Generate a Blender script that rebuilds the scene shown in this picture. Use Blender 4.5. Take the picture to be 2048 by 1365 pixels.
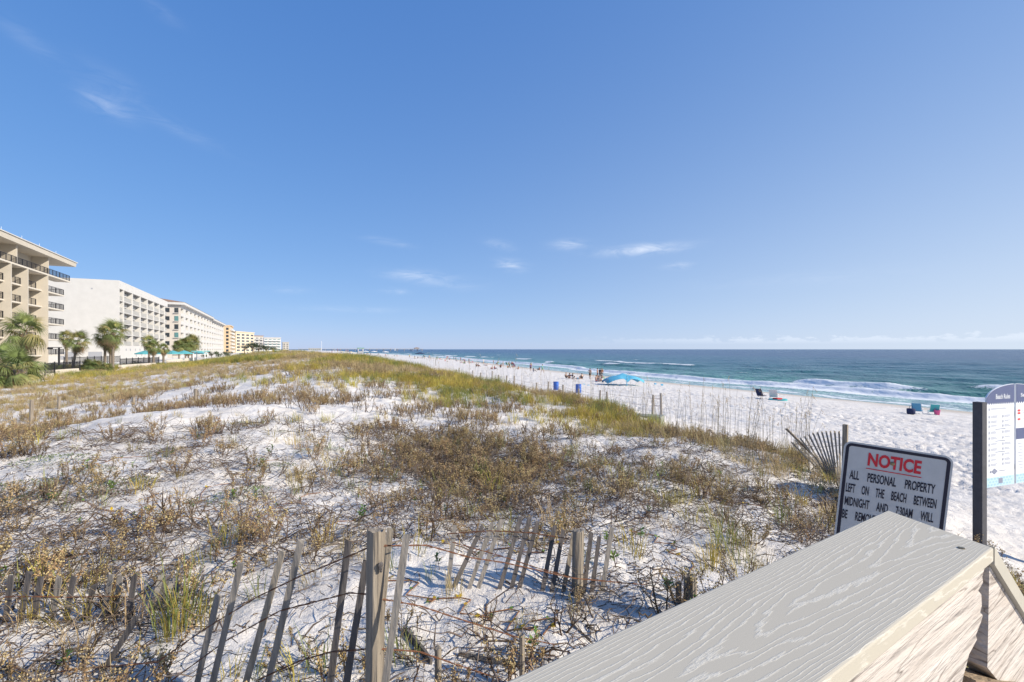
import bpy, bmesh, math, random
import numpy as np
from mathutils import Vector, Matrix, Euler
random.seed(7); np.random.seed(7)
for o in list(bpy.data.objects): bpy.data.objects.remove(o)
SC = bpy.context.scene
COL = SC.collection
F = 980.0          # focal length in photograph pixels (2048 wide)
CAMZ = 6.0
# ------------------------------------------------------------------ camera
cd = bpy.data.cameras.new('camera'); cam = bpy.data.objects.new('camera', cd); COL.objects.link(cam)
cam.location = (0, 0, CAMZ); cam.rotation_euler = (math.radians(90), 0, 0)
cd.sensor_width = 36; cd.lens = F/2048*36; cd.shift_y = 16.5/2048
cd.clip_start = 0.05; cd.clip_end = 100000
SC.camera = cam
# ------------------------------------------------------------------ world
SUN_EL = math.radians(30); SUN_AZ = math.radians(108)   # azimuth clockwise from +Y
world = bpy.data.worlds.new('World'); SC.world = world; world.use_nodes = True
nt = world.node_tree; nt.nodes.clear()
def wn(t, **k):
    n = nt.nodes.new(t)
    for a, b in k.items(): setattr(n, a, b)
    return n
def wm(op, a, b=None, c=None, clamp=False):
    n = wn('ShaderNodeMath', operation=op); n.use_clamp = clamp
    for i, v in enumerate((a, b, c)):
        if v is None: continue
        if isinstance(v, (int, float)): n.inputs[i].default_value = v
        else: nt.links.new(v, n.inputs[i])
    return n.outputs[0]
sky = wn('ShaderNodeTexSky', sky_type='NISHITA'); sky.sun_disc = False
sky.sun_elevation = SUN_EL; sky.sun_rotation = SUN_AZ
sky.air_density = 0.6; sky.dust_density = 0.25; sky.ozone_density = 6.0; sky.altitude = 0
tc = wn('ShaderNodeTexCoord'); sx = wn('ShaderNodeSeparateXYZ'); nt.links.new(tc.outputs['Generated'], sx.inputs[0])
az = wm('ARCTAN2', sx.outputs[0], sx.outputs[1]); el = wm('ARCSINE', sx.outputs[2])
cmb = wn('ShaderNodeCombineXYZ'); nt.links.new(az, cmb.inputs[0]); nt.links.new(el, cmb.inputs[1])
mp = wn('ShaderNodeMapping'); nt.links.new(cmb.outputs[0], mp.inputs[0]); mp.inputs['Scale'].default_value = (9, 34, 1); mp.inputs['Rotation'].default_value = (0, 0, 0.25)
nz = wn('ShaderNodeTexNoise'); nt.links.new(mp.outputs[0], nz.inputs['Vector']); nz.inputs['Scale'].default_value = 1.6; nz.inputs['Detail'].default_value = 9; nz.inputs['Roughness'].default_value = .62; nz.inputs['Distortion'].default_value = .7
wisps = [  # px, py, half width, half height, strength, slope
 (212, 210, 50, 18, .34, .25), (320, 240, 120, 13, .12, .30), (230, 165, 60, 22, .09, .3), (50, 75, 60, 18, .09, .4), (320, 22, 40, 12, .08, .3),
 (1285, 500, 72, 9, .95, -.03), (1138, 490, 30, 8, .75, 0), (1355, 532, 26, 6, .5, 0), (1022, 530, 26, 10, .6, .1), (1000, 490, 25, 8, .35, .2),
 (815, 549, 42, 7, .5, 0), (870, 560, 70, 14, .32, .1), (790, 583, 26, 5, .4, 0), (775, 484, 40, 6, .3, .12), (575, 580, 36, 6, .28, 0), (700, 620, 90, 6, .2, 0), (1600, 560, 200, 14, .1, 0)]
acc = None
for (px, py, hw, hh, st, sl) in wisps:
    a0 = math.atan((px-1024)/F); e0 = math.atan((699-py)/F*math.cos(a0))
    sa = hw/F*math.cos(a0)**2; se = hh/F*math.cos(a0)
    da = wm('SUBTRACT', az, a0); de = wm('SUBTRACT', el, e0); de = wm('ADD', de, wm('MULTIPLY', da, sl))
    q = wm('ADD', wm('POWER', wm('ABSOLUTE', wm('DIVIDE', da, sa)), 2), wm('POWER', wm('ABSOLUTE', wm('DIVIDE', de, se)), 2))
    g = wm('MULTIPLY', wm('EXPONENT', wm('MULTIPLY', q, -1)), st*.72)
    acc = g if acc is None else wm('ADD', acc, g)
dens = wm('MULTIPLY', wm('SUBTRACT', nz.outputs[0], .36), 3.0, clamp=True)
cir = wm('MULTIPLY', acc, dens, clamp=True)
# low cumulus band over the sea
mp2 = wn('ShaderNodeMapping'); nt.links.new(cmb.outputs[0], mp2.inputs[0]); mp2.inputs['Scale'].default_value = (38, 95, 1)
n2 = wn('ShaderNodeTexNoise'); nt.links.new(mp2.outputs[0], n2.inputs['Vector']); n2.inputs['Scale'].default_value = 1; n2.inputs['Detail'].default_value = 7; n2.inputs['Roughness'].default_value = .6
top = wm('ADD', -.008, wm('MULTIPLY', n2.outputs[0], .058))
band = wm('MULTIPLY', wm('MULTIPLY', wm('SUBTRACT', top, el), 220, clamp=True), wm('MULTIPLY', wm('SUBTRACT', el, .009), 120, clamp=True))
band = wm('MULTIPLY', band, wm('MULTIPLY', wm('SUBTRACT', az, .1), 3.0, clamp=True)); band = wm('MULTIPLY', band, .26)
cl = wm('ADD', cir, band, clamp=True)
mixc = wn('ShaderNodeMix', data_type='RGBA'); nt.links.new(cl, mixc.inputs[0]); mixc.inputs[7].default_value = (7.2, 7.6, 8.3, 1)
sep = wn('ShaderNodeSeparateColor'); nt.links.new(sky.outputs[0], sep.inputs[0]); com = wn('ShaderNodeCombineColor')
for i, (g, k) in enumerate(((.74, 1.23), (.5, 1.85), (.3, 3.5))):
    nt.links.new(wm('MULTIPLY', wm('POWER', sep.outputs[i], g), k), com.inputs[i])
# pale aerosol glow on the sun's side of the sky, fading with height
hz_ = wm('MULTIPLY', wm('EXPONENT', wm('DIVIDE', wm('MAXIMUM', el, 0), -.28)), wm('MULTIPLY', wm('POWER', wm('MULTIPLY_ADD', wm('COSINE', wm('SUBTRACT', az, SUN_AZ)), .5, .5), 1.5), 1.5), clamp=True)
mixh = wn('ShaderNodeMix', data_type='RGBA'); nt.links.new(hz_, mixh.inputs[0]); nt.links.new(com.outputs[0], mixh.inputs[6]); mixh.inputs[7].default_value = (4.9, 5.6, 6.5, 1)
nt.links.new(mixh.outputs[2], mixc.inputs[6])
bg = wn('ShaderNodeBackground'); bg.inputs[1].default_value = 0.097; nt.links.new(mixc.outputs[2], bg.inputs[0])
out = wn('ShaderNodeOutputWorld'); nt.links.new(bg.outputs[0], out.inputs[0])
# ------------------------------------------------------------------ sun
sd = bpy.data.lights.new('sun', 'SUN'); sd.energy = 4.3; sd.angle = math.radians(.53); sd.color = (1, .91, .77)
sun = bpy.data.objects.new('sun', sd); COL.objects.link(sun)
sdir = Vector((math.sin(SUN_AZ)*math.cos(SUN_EL), math.cos(SUN_AZ)*math.cos(SUN_EL), math.sin(SUN_EL)))
sun.rotation_euler = sdir.to_track_quat('Z', 'Y').to_euler()
SC.view_settings.view_transform = 'Standard'; SC.view_settings.look = 'None'; SC.view_settings.gamma = 1
SC.view_settings.exposure = 0.55
# ================================================================== helpers
_mats = {}
def mat(name, col, rough=.8, var=.0, scale=8, bump=0, bscale=40, spec=.3, metal=0, transl=0, objrand=0, stretch=(1, 1, 1), col2=None, coords='Object'):
    if name in _mats: return _mats[name]
    m = bpy.data.materials.new(name); m.use_nodes = True; t = m.node_tree; b = t.nodes['Principled BSDF']
    b.inputs['Roughness'].default_value = rough; b.inputs['Specular IOR Level'].default_value = spec; b.inputs['Metallic'].default_value = metal
    c = (*col, 1); b.inputs['Base Color'].default_value = c
    src = None
    if var or bump or col2:
        tcn = t.nodes.new('ShaderNodeTexCoord'); mpn = t.nodes.new('ShaderNodeMapping'); mpn.inputs['Scale'].default_value = stretch
        t.links.new(tcn.outputs[coords], mpn.inputs[0])
    if var or col2:
        n = t.nodes.new('ShaderNodeTexNoise'); n.inputs['Scale'].default_value = scale; n.inputs['Detail'].default_value = 6; n.inputs['Roughness'].default_value = .65
        t.links.new(mpn.outputs[0], n.inputs['Vector'])
        r = t.nodes.new('ShaderNodeValToRGB'); r.color_ramp.elements[0].position = .3; r.color_ramp.elements[1].position = .7
        if col2: e0, e1 = col, col2
        else: e0 = tuple(max(0, x*(1-var)) for x in col); e1 = tuple(min(1, x*(1+var)) for x in col)
        r.color_ramp.elements[0].color = (*e0, 1); r.color_ramp.elements[1].color = (*e1, 1)
        t.links.new(n.outputs[0], r.inputs[0]); src = r.outputs[0]
    if objrand:
        oi = t.nodes.new('ShaderNodeObjectInfo'); hs = t.nodes.new('ShaderNodeHueSaturation')
        mm = t.nodes.new('ShaderNodeMapRange'); mm.inputs[3].default_value = 1-objrand; mm.inputs[4].default_value = 1+objrand
        t.links.new(oi.outputs['Random'], mm.inputs[0]); t.links.new(mm.outputs[0], hs.inputs['Value'])
        m2 = t.nodes.new('ShaderNodeMapRange'); m2.inputs[3].default_value = .5+objrand*.06; m2.inputs[4].default_value = .5-objrand*.06
        fr = t.nodes.new('ShaderNodeMath'); fr.operation = 'FRACT'; mu = t.nodes.new('ShaderNodeMath'); mu.operation = 'MULTIPLY'; mu.inputs[1].default_value = 7.13
        t.links.new(oi.outputs['Random'], mu.inputs[0]); t.links.new(mu.outputs[0], fr.inputs[0]); t.links.new(fr.outputs[0], m2.inputs[0]); t.links.new(m2.outputs[0], hs.inputs['Hue'])
        if src: t.links.new(src, hs.inputs['Color'])
        else: hs.inputs['Color'].default_value = c
        src = hs.outputs[0]
    if src: t.links.new(src, b.inputs['Base Color'])
    if bump:
        nb = t.nodes.new('ShaderNodeTexNoise'); nb.inputs['Scale'].default_value = bscale; nb.inputs['Detail'].default_value = 5
        t.links.new(mpn.outputs[0], nb.inputs['Vector'])
        bp = t.nodes.new('ShaderNodeBump'); bp.inputs['Strength'].default_value = bump; bp.inputs['Distance'].default_value = .02
        t.links.new(nb.outputs[0], bp.inputs['Height']); t.links.new(bp.outputs[0], b.inputs['Normal'])
    if transl:
        tr = t.nodes.new('ShaderNodeBsdfTranslucent'); mx = t.nodes.new('ShaderNodeMixShader'); mx.inputs[0].default_value = transl
        if src: t.links.new(src, tr.inputs[0])
        else: tr.inputs[0].default_value = c
        o = t.nodes['Material Output']; t.links.new(b.outputs[0], mx.inputs[1]); t.links.new(tr.outputs[0], mx.inputs[2]); t.links.new(mx.outputs[0], o.inputs[0])
    _mats[name] = m; return m

class MB:
    def __init__(s): s.v = []; s.f = []
    def add(s, vs, fs):
        o = len(s.v); s.v += [tuple(p) for p in vs]; s.f += [tuple(i+o for i in f) for f in fs]; return s
    def box(s, x0, x1, y0, y1, z0, z1, M=None):
        vs = [Vector((x, y, z)) for z in (z0, z1) for y in (y0, y1) for x in (x0, x1)]
        if M: vs = [M @ p for p in vs]
        return s.add(vs, [(0, 2, 3, 1), (4, 5, 7, 6), (0, 1, 5, 4), (2, 6, 7, 3), (0, 4, 6, 2), (1, 3, 7, 5)])
    def bar(s, a, b, w, t, up=(0, 0, 1)):
        a = Vector(a); b = Vector(b); d = (b-a).normalized(); u = Vector(up)
        n = d.cross(u)
        if n.length < 1e-4: n = d.cross(Vector((1, 0, 0)))
        n.normalize(); k = n.cross(d)
        vs = [p+n*i*w/2+k*j*t/2 for p in (a, b) for (i, j) in ((-1, -1), (1, -1), (1, 1), (-1, 1))]
        return s.add(vs, [(3, 2, 1, 0), (4, 5, 6, 7), (0, 1, 5, 4), (1, 2, 6, 5), (2, 3, 7, 6), (3, 0, 4, 7)])
    def tube(s, pts, rad, n=6, cap=True):
        pts = [Vector(p) for p in pts]; m = len(pts); vs = []; fs = []
        if not hasattr(rad, '__len__'): rad = [rad]*m
        ref = Vector((0.13, .31, 1)) if abs((pts[-1]-pts[0]).normalized().z) < .9 else Vector((1, .2, 0))
        for i, p in enumerate(pts):
            d = (pts[min(i+1, m-1)]-pts[max(i-1, 0)]).normalized(); a = d.cross(ref).normalized(); b = d.cross(a)
            for j in range(n):
                t = 2*math.pi*j/n; vs.append(p+(a*math.cos(t)+b*math.sin(t))*rad[i])
        for i in range(m-1):
            for j in range(n): fs.append((i*n+j, i*n+(j+1) % n, (i+1)*n+(j+1) % n, (i+1)*n+j))
        if cap: fs += [tuple(range(n-1, -1, -1)), tuple((m-1)*n+j for j in range(n))]
        return s.add(vs, fs)
    def lathe(s, prof, n=16, c=(0, 0, 0)):
        vs = []; fs = []; c = Vector(c)
        for (r, z) in prof:
            for j in range(n): t = 2*math.pi*j/n; vs.append(c+Vector((r*math.cos(t), r*math.sin(t), z)))
        for i in range(len(prof)-1):
            for j in range(n): fs.append((i*n+j, i*n+(j+1) % n, (i+1)*n+(j+1) % n, (i+1)*n+j))
        fs += [tuple(range(n-1, -1, -1)), tuple((len(prof)-1)*n+j for j in range(n))]
        return s.add(vs, fs)
    def prism(s, poly, a, b, M=None):  # poly in x-z plane extruded along y a..b
        n = len(poly); vs = [Vector((x, y, z)) for y in (a, b) for (x, z) in poly]
        if M: vs = [M @ p for p in vs]
        return s.add(vs, [tuple(range(n)), tuple(range(2*n-1, n-1, -1))]+[(i, i+n, (i+1) % n+n, (i+1) % n) for i in range(n)])
    def mesh(s, name, m=None, smooth=False):
        me = bpy.data.meshes.new(name); me.from_pydata(s.v, [], s.f); me.update()
        if m: me.materials.append(m)
        if smooth: me.polygons.foreach_set('use_smooth', [True]*len(me.polygons))
        return me
    def build(s, name, m=None, parent=None, smooth=False, bevel=0):
        me = s.mesh(name, m, smooth)
        bmx = bmesh.new(); bmx.from_mesh(me); bmesh.ops.recalc_face_normals(bmx, faces=bmx.faces); bmx.to_mesh(me); bmx.free()
        o = bpy.data.objects.new(name, me); COL.objects.link(o)
        if parent: o.parent = parent
        if bevel:
            bv = o.modifiers.new('bevel', 'BEVEL'); bv.width = bevel; bv.segments = 2
        return o
def inst(name, me, parent=None, loc=(0, 0, 0), rot=(0, 0, 0), scl=1, m=None):
    o = bpy.data.objects.new(name, me); COL.objects.link(o); o.parent = parent; o.location = loc; o.rotation_euler = rot
    o.scale = (scl,)*3 if not hasattr(scl, '__len__') else scl
    if m: o.material_slots[0].link = 'OBJECT'; o.material_slots[0].material = m
    return o
def tag(o, label=None, cat=None, group=None, kind=None):
    if label: o['label'] = label
    if cat: o['category'] = cat
    if group: o['group'] = group
    if kind: o['kind'] = kind
    return o
def thing(name, label, cat, loc=(0, 0, 0), rz=0, group=None, scl=1):
    o = bpy.data.objects.new(name, None); COL.objects.link(o); o.empty_display_size = .1
    o.location = loc; o.rotation_euler = (0, 0, rz); o.scale = (scl,)*3
    return tag(o, label, cat, group)
# ---- numpy noise
def _h(ix, iy, seed):
    n = (ix.astype(np.int64)*374761393 + iy.astype(np.int64)*668265263 + seed*1442695041) & 0xffffffff
    n = ((n ^ (n >> 13))*1274126177) & 0xffffffff
    return ((n ^ (n >> 16)) & 0xffff)/65535.0
def vnoise(x, y, seed=0):
    x = np.asarray(x, float); y = np.asarray(y, float)
    ix = np.floor(x); iy = np.floor(y); fx = x-ix; fy = y-iy
    fx = fx*fx*fx*(fx*(fx*6-15)+10); fy = fy*fy*fy*(fy*(fy*6-15)+10)
    a = _h(ix, iy, seed); b = _h(ix+1, iy, seed); c = _h(ix, iy+1, seed); d = _h(ix+1, iy+1, seed)
    return (a+(b-a)*fx)+((c+(d-c)*fx)-(a+(b-a)*fx))*fy
def fbm(x, y, seed=0, oct=4):
    s = 0; a = .5; t = 0
    for i in range(oct):
        s = s+a*vnoise(x*2**i+17.3*i, y*2**i-9.1*i, seed+i); t += a; a *= .55
    return s/t
def sstep(a, b, x): t = np.clip((np.asarray(x, float)-a)/(b-a), 0, 1); return t*t*(3-2*t)
# ================================================================== terrain
_WY = [-4000, -60, 0, 46.7, 93, 155, 309, 588, 1200, 3000, 60000]; _WX = [1700, 86, 62, 44, 26, 5.7, -39, -150, -480, -1700, -42000]
def Xw(y): return np.interp(y, _WY, _WX)
def base_profile(d, y):
    return np.interp(d, [-400, -60, -10, 0, 8, 20, 44, 52, 58, 70, 84, 110, 400], [-14, -2.5, -.5, 0, .75, 1.35, 1.8, 3.4, 4.3, 4.3, 3.3, 3.0, 3.0])
CP = [(0, 0, 3.6), (0, 3, 3.8), (-3, 3, 3.85), (3, 3, 3.65), (-6, 3.5, 3.9), (.6, 4.3, 3.92), (-.3, 4.7, 3.95), (-6.5, 6, 4.0), (-1.5, 7.5, 3.65), (-1.5, 12, 3.4), (-4.5, 9, 3.9), (-7.5, 7, 4.0), (-10.5, 9.5, 4.1), (-9.7, 15, 4.2), (-6, 13, 3.95), (-14, 4, 3.9), (-14, 14, 3.4), (-18, 10, 3.2), (-15, 19, 3.1), (-22, 21, 2.75), (-12, 22, 3.85), (-9, 27, 4.2),
 (-2.9, 23, 3.55), (-16, 32, 4.3), (-24, 33, 3.3), (-25, 50, 4.9), (-36, 75, 5.45), (-20, 60, 5.0), (-4.4, 35, 4.05), (-12, 48, 4.6), (2, 26, 3.6), (4, 22, 3.3), (4.7, 17.4, 3.15), (6.5, 15, 3.05), (7.2, 12.5, 3.25), (6.7, 10.5, 3.15), (3, 12, 3.5), (4, 7, 3.45), (2.4, 17, 3.45), (6.2, 7, 2.9), (5.5, 3, 3.2), (7, 0, 2.8),
 (8.3, 8.1, 2.05), (10, 5, 2.0), (10, 15, 1.95), (10, 28, 1.95), (8.5, 20, 2.15), (13.6, 13.7, 1.8), (13, 27, 1.8), (6, 34, 1.95), (1, 46, 2.0), (-8, 68, 2.1), (-22, 92, 2.2), (11, 0, 1.95), (12, -10, 1.9),
 (-39, 37.5, 2.85), (-43, 43, 2.85), (-49, 68, 3.2), (-58, 72, 3.0), (-67, 75, 3.0), (-40, 60, 3.7), (-34, 52, 4.1), (-30, 20, 2.8), (-55, 30, 2.8), (-30, 0, 3.2), (-52, 88, 3.6), (-42, 92, 4.6), (-60, 50, 2.9), (-70, 95, 3.0), (-30, 86, 4.2), (0, -12, 3.4), (-14, -10, 3.5)]
CP = np.array(CP, float)
def _tps_fit(P):
    n = len(P); d = np.sqrt(((P[:, None, :2]-P[None, :, :2])**2).sum(-1)); K = np.where(d > 0, d*d*np.log(d+1e-9), 0)+np.eye(n)*.6
    Q = np.c_[np.ones(n), P[:, :2]]; A = np.zeros((n+3, n+3)); A[:n, :n] = K; A[:n, n:] = Q; A[n:, :n] = Q.T
    return np.linalg.solve(A, np.r_[P[:, 2], 0, 0, 0])
_TW = _tps_fit(CP)
def tps(x, y):
    r = _TW[-3]+_TW[-2]*x+_TW[-1]*y
    for i in range(len(CP)):
        d2 = (x-CP[i, 0])**2+(y-CP[i, 1])**2+1e-9
        r = r+_TW[i]*d2*.5*np.log(d2)
    return r
def height(x, y, micro=True):
    x = np.asarray(x, float); y = np.asarray(y, float)
    d = (Xw(y)-x)*.93
    b = base_profile(d, y)
    b = b+np.where(d > 50, (fbm(x/22, y/22, 5)-.5)*1.6*sstep(50, 62, d)*(1-.7*sstep(80, 100, d)), 0)
    m = (1-sstep(80, 105, y))*(1-sstep(62, 85, -x))*(1-sstep(11, 17, x-np.interp(y, [0, 100], [0, -40])*0+0*y-np.clip(-(y-10)*.35, -40, 0)*0-np.interp(y, [-10, 10, 30, 70, 100], [1, 1, 0, -18, -34])))*sstep(-25, -8, y)
    t = np.clip(tps(np.clip(x, -75, 20), np.clip(y, -15, 100)), 1.6, 6.2)
    z = b*(1-m)+t*m
    if micro:
        r = np.sqrt(x*x+y*y)
        dune = sstep(2.25, 2.9, z)
        z = z+dune*((fbm(x/1.9, y/1.9, 21)-.5)*.34+(fbm(x/.5, y/.5, 33, 3)-.5)*.11+(fbm(x/.13, y/.13, 43, 2)-.5)*.022*(r < 25))
        be = sstep(8, 14, d)*(1-dune)
        fp = np.clip(.54-fbm(x/.21+vnoise(x, y, 3)*.9, y/.16, 51, 2), 0, 1)
        fade = sstep(11, 22, d)
        trod = .35+.65*sstep(.38, .62, fbm(x/5, y/3.5, 66, 3))
        z = z+be*fade*trod*(-(fp*.27)+(fbm(x/.7, y/.55, 61, 3)-.5)*.10)
    if micro:
        wob = (fbm(x/9, y/9, 88, 2)-.5)*1.6
        for dt in (21, 22.7, 27.5, 29.2, 34, 35.7, 40): z = z-(.07*np.exp(-((d+wob-dt)/.16)**2)-.03*np.exp(-((d+wob-dt-.3)/.14)**2))*(1-sstep(2.25, 2.9, z))
    return z
def H1(x, y): return float(height(np.array([x]), np.array([y]))[0])
_ys = np.geomspace(1.8, 900, 1500)
def RG(px, py):
    k = (px-1024)/F; x = k*_ys; zl = CAMZ-(py-699)/F*_ys; h = height(x, _ys)
    i = np.argmax(h >= zl)
    return float(x[i]), float(_ys[i]), float(h[i])
def P(px, py, Y): return Vector(((px-1024)/F*Y, Y, CAMZ-(py-699)/F*Y))

th = np.radians(np.r_[np.linspace(-60, 60, 860), np.linspace(60, 300, 40)[1:-1]])
rr = np.r_[np.geomspace(.9, 75, 700), np.geomspace(75, 4000, 130)[1:]]
TH, RR = np.meshgrid(th, rr); TX = RR*np.sin(TH); TY = RR*np.cos(TH)
TZ = height(TX, TY)
nr, nc = TX.shape
vid = np.arange(nr*nc).reshape(nr, nc); nxt = np.roll(vid, -1, axis=1)
q = np.stack([vid[:-1], nxt[:-1], nxt[1:], vid[1:]], -1).reshape(-1, 4)[:, ::-1]
def fast_mesh(name, V, Q, m):
    me = bpy.data.meshes.new(name); me.vertices.add(len(V)); me.vertices.foreach_set('co', np.ascontiguousarray(V, dtype=np.float32).ravel())
    k = Q.shape[1]; me.loops.add(Q.size); me.loops.foreach_set('vertex_index', np.ascontiguousarray(Q, dtype=np.int32).ravel())
    me.polygons.add(len(Q)); me.polygons.foreach_set('loop_start', np.arange(0, Q.size, k, dtype=np.int32)); me.polygons.foreach_set('use_smooth', np.ones(len(Q), bool))
    me.update(calc_edges=True); me.materials.append(m); return me
def sand_mat():
    m = bpy.data.materials.new('sand'); m.use_nodes = True; t = m.node_tree; b = t.nodes['Principled BSDF']; b.inputs['Roughness'].default_value = .95; b.inputs['Specular IOR Level'].default_value = .1
    g = t.nodes.new('ShaderNodeNewGeometry'); at = t.nodes.new('ShaderNodeAttribute'); at.attribute_name = 'wet'
    n = t.nodes.new('ShaderNodeTexNoise'); n.inputs['Scale'].default_value = .9; n.inputs['Detail'].default_value = 8; n.inputs['Roughness'].default_value = .7; t.links.new(g.outputs['Position'], n.inputs['Vector'])
    r = t.nodes.new('ShaderNodeValToRGB'); r.color_ramp.elements[0].position = .3; r.color_ramp.elements[1].position = .6; r.color_ramp.elements[0].color = (.60, .555, .505, 1); r.color_ramp.elements[1].color = (.765, .725, .67, 1); t.links.new(n.outputs[0], r.inputs[0])
    n3 = t.nodes.new('ShaderNodeTexNoise'); n3.inputs['Scale'].default_value = 60; n3.inputs['Detail'].default_value = 3; t.links.new(g.outputs['Position'], n3.inputs['Vector'])
    r3 = t.nodes.new('ShaderNodeValToRGB'); r3.color_ramp.elements[0].position = .28; r3.color_ramp.elements[1].position = .42; r3.color_ramp.elements[0].color = (.55, .5, .45, 1); r3.color_ramp.elements[1].color = (1, 1, 1, 1); t.links.new(n3.outputs[0], r3.inputs[0])
    mu = t.nodes.new('ShaderNodeMix'); mu.data_type = 'RGBA'; mu.blend_type = 'MULTIPLY'; mu.inputs[0].default_value = .6; t.links.new(r.outputs[0], mu.inputs[6]); t.links.new(r3.outputs[0], mu.inputs[7])
    mx = t.nodes.new('ShaderNodeMix'); mx.data_type = 'RGBA'; t.links.new(at.outputs['Fac'], mx.inputs[0]); t.links.new(mu.outputs[2], mx.inputs[6]); mx.inputs[7].default_value = (.47, .41, .34, 1)
    t.links.new(mx.outputs[2], b.inputs['Base Color'])
    nb = t.nodes.new('ShaderNodeTexNoise'); nb.inputs['Scale'].default_value = 2.6; nb.inputs['Detail'].default_value = 8; nb.inputs['Roughness'].default_value = .7; t.links.new(g.outputs['Position'], nb.inputs['Vector'])
    bp = t.nodes.new('ShaderNodeBump'); bp.inputs['Strength'].default_value = .8; bp.inputs['Distance'].default_value = .16; t.links.new(nb.outputs[0], bp.inputs['Height'])
    inv = t.nodes.new('ShaderNodeMath'); inv.operation = 'MULTIPLY_ADD'; inv.inputs[1].default_value = -.62; inv.inputs[2].default_value = .7; t.links.new(at.outputs['Fac'], inv.inputs[0]); t.links.new(inv.outputs[0], bp.inputs['Strength'])
    t.links.new(bp.outputs[0], b.inputs['Normal'])
    return m
SAND = sand_mat()
me = fast_mesh('ground', np.stack([TX, TY, TZ], -1).reshape(-1, 3), q, SAND)
dd = (Xw(TY)-TX)*.93
wet = (1-sstep(5, 13, dd+(fbm(TX/6, TY/6, 9)-.5)*5)).ravel().astype(np.float32)
a = me.attributes.new('wet', 'FLOAT', 'POINT'); a.data.foreach_set('value', wet)
ground = bpy.data.objects.new('ground', me); COL.objects.link(ground); tag(ground, kind='structure')
# ================================================================== sea
sy = np.r_[np.geomspace(4000, 12, 40)*-1, np.linspace(-11, 30, 60), np.linspace(30.4, 210, 460), np.geomspace(211, 60000, 170)]
so = np.r_[np.linspace(-9, 62, 230), np.geomspace(62.4, 330, 120), np.geomspace(335, 80000, 70)]
SO, SY = np.meshgrid(so, sy); SX = Xw(SY)+SO/.93
fade = 1-sstep(200, 900, np.hypot(SX, SY))
al = fbm(SY/38, SO/60, 71, 3); al2 = fbm(SY/14, SO/30, 77, 3); al3 = fbm(SY/2.2, SO/2.2, 79, 4)
z = np.zeros_like(SX); foam = np.zeros_like(SX); thin = np.zeros_like(SX)
def breaker(o0, w, amp, gate, seed, foamw, along=40.):
    global z, foam
    c = o0+(fbm(SY/55+seed, SY*0+seed, seed, 3)-.5)*16
    g = sstep(gate, gate+.12, fbm(SY/along, SY*0+3.3*seed, seed+4, 2))
    t = SO-c
    prof = np.where(t > 0, np.exp(-(t/(w*1.5))**2), np.exp(-(t/(w*.55))**2))
    z = z+prof*amp*(.35+.65*g)
    f = g*np.where(t > 0, np.exp(-(t/(foamw*.22))**2), np.exp(-(t/foamw)**2))
    foam = np.maximum(foam, f*(.55+.8*(al3-.25)))
breaker(11.5, 2.0, .6, .18, 101, 4.6, 60)
breaker(25, 2.6, .85, .5, 102, 3.0, 34)
breaker(38, 3.0, .7, .5, 103, 2.6, 30)
breaker(56, 4, .55, .58, 104, 2.2, 24)
breaker(85, 5, .5, .66, 105, 1.8, 20)
for k, (wl, amp, ang) in enumerate([(17, .16, 0), (9.3, .10, .35), (5.1, .06, -.3), (3.0, .035, .6)]):
    ph = (SO*math.cos(ang)+SY*math.sin(ang))*2*math.pi/wl+fbm(SX/23, SY/23, 120+k, 2)*9
    z = z+np.sin(ph)*amp*sstep(0, 25, SO)*(.5+al2)*(1-sstep(wl*14, wl*40, np.hypot(SX, SY)))
z = z*fade*sstep(-3, 6, SO)+.02
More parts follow.
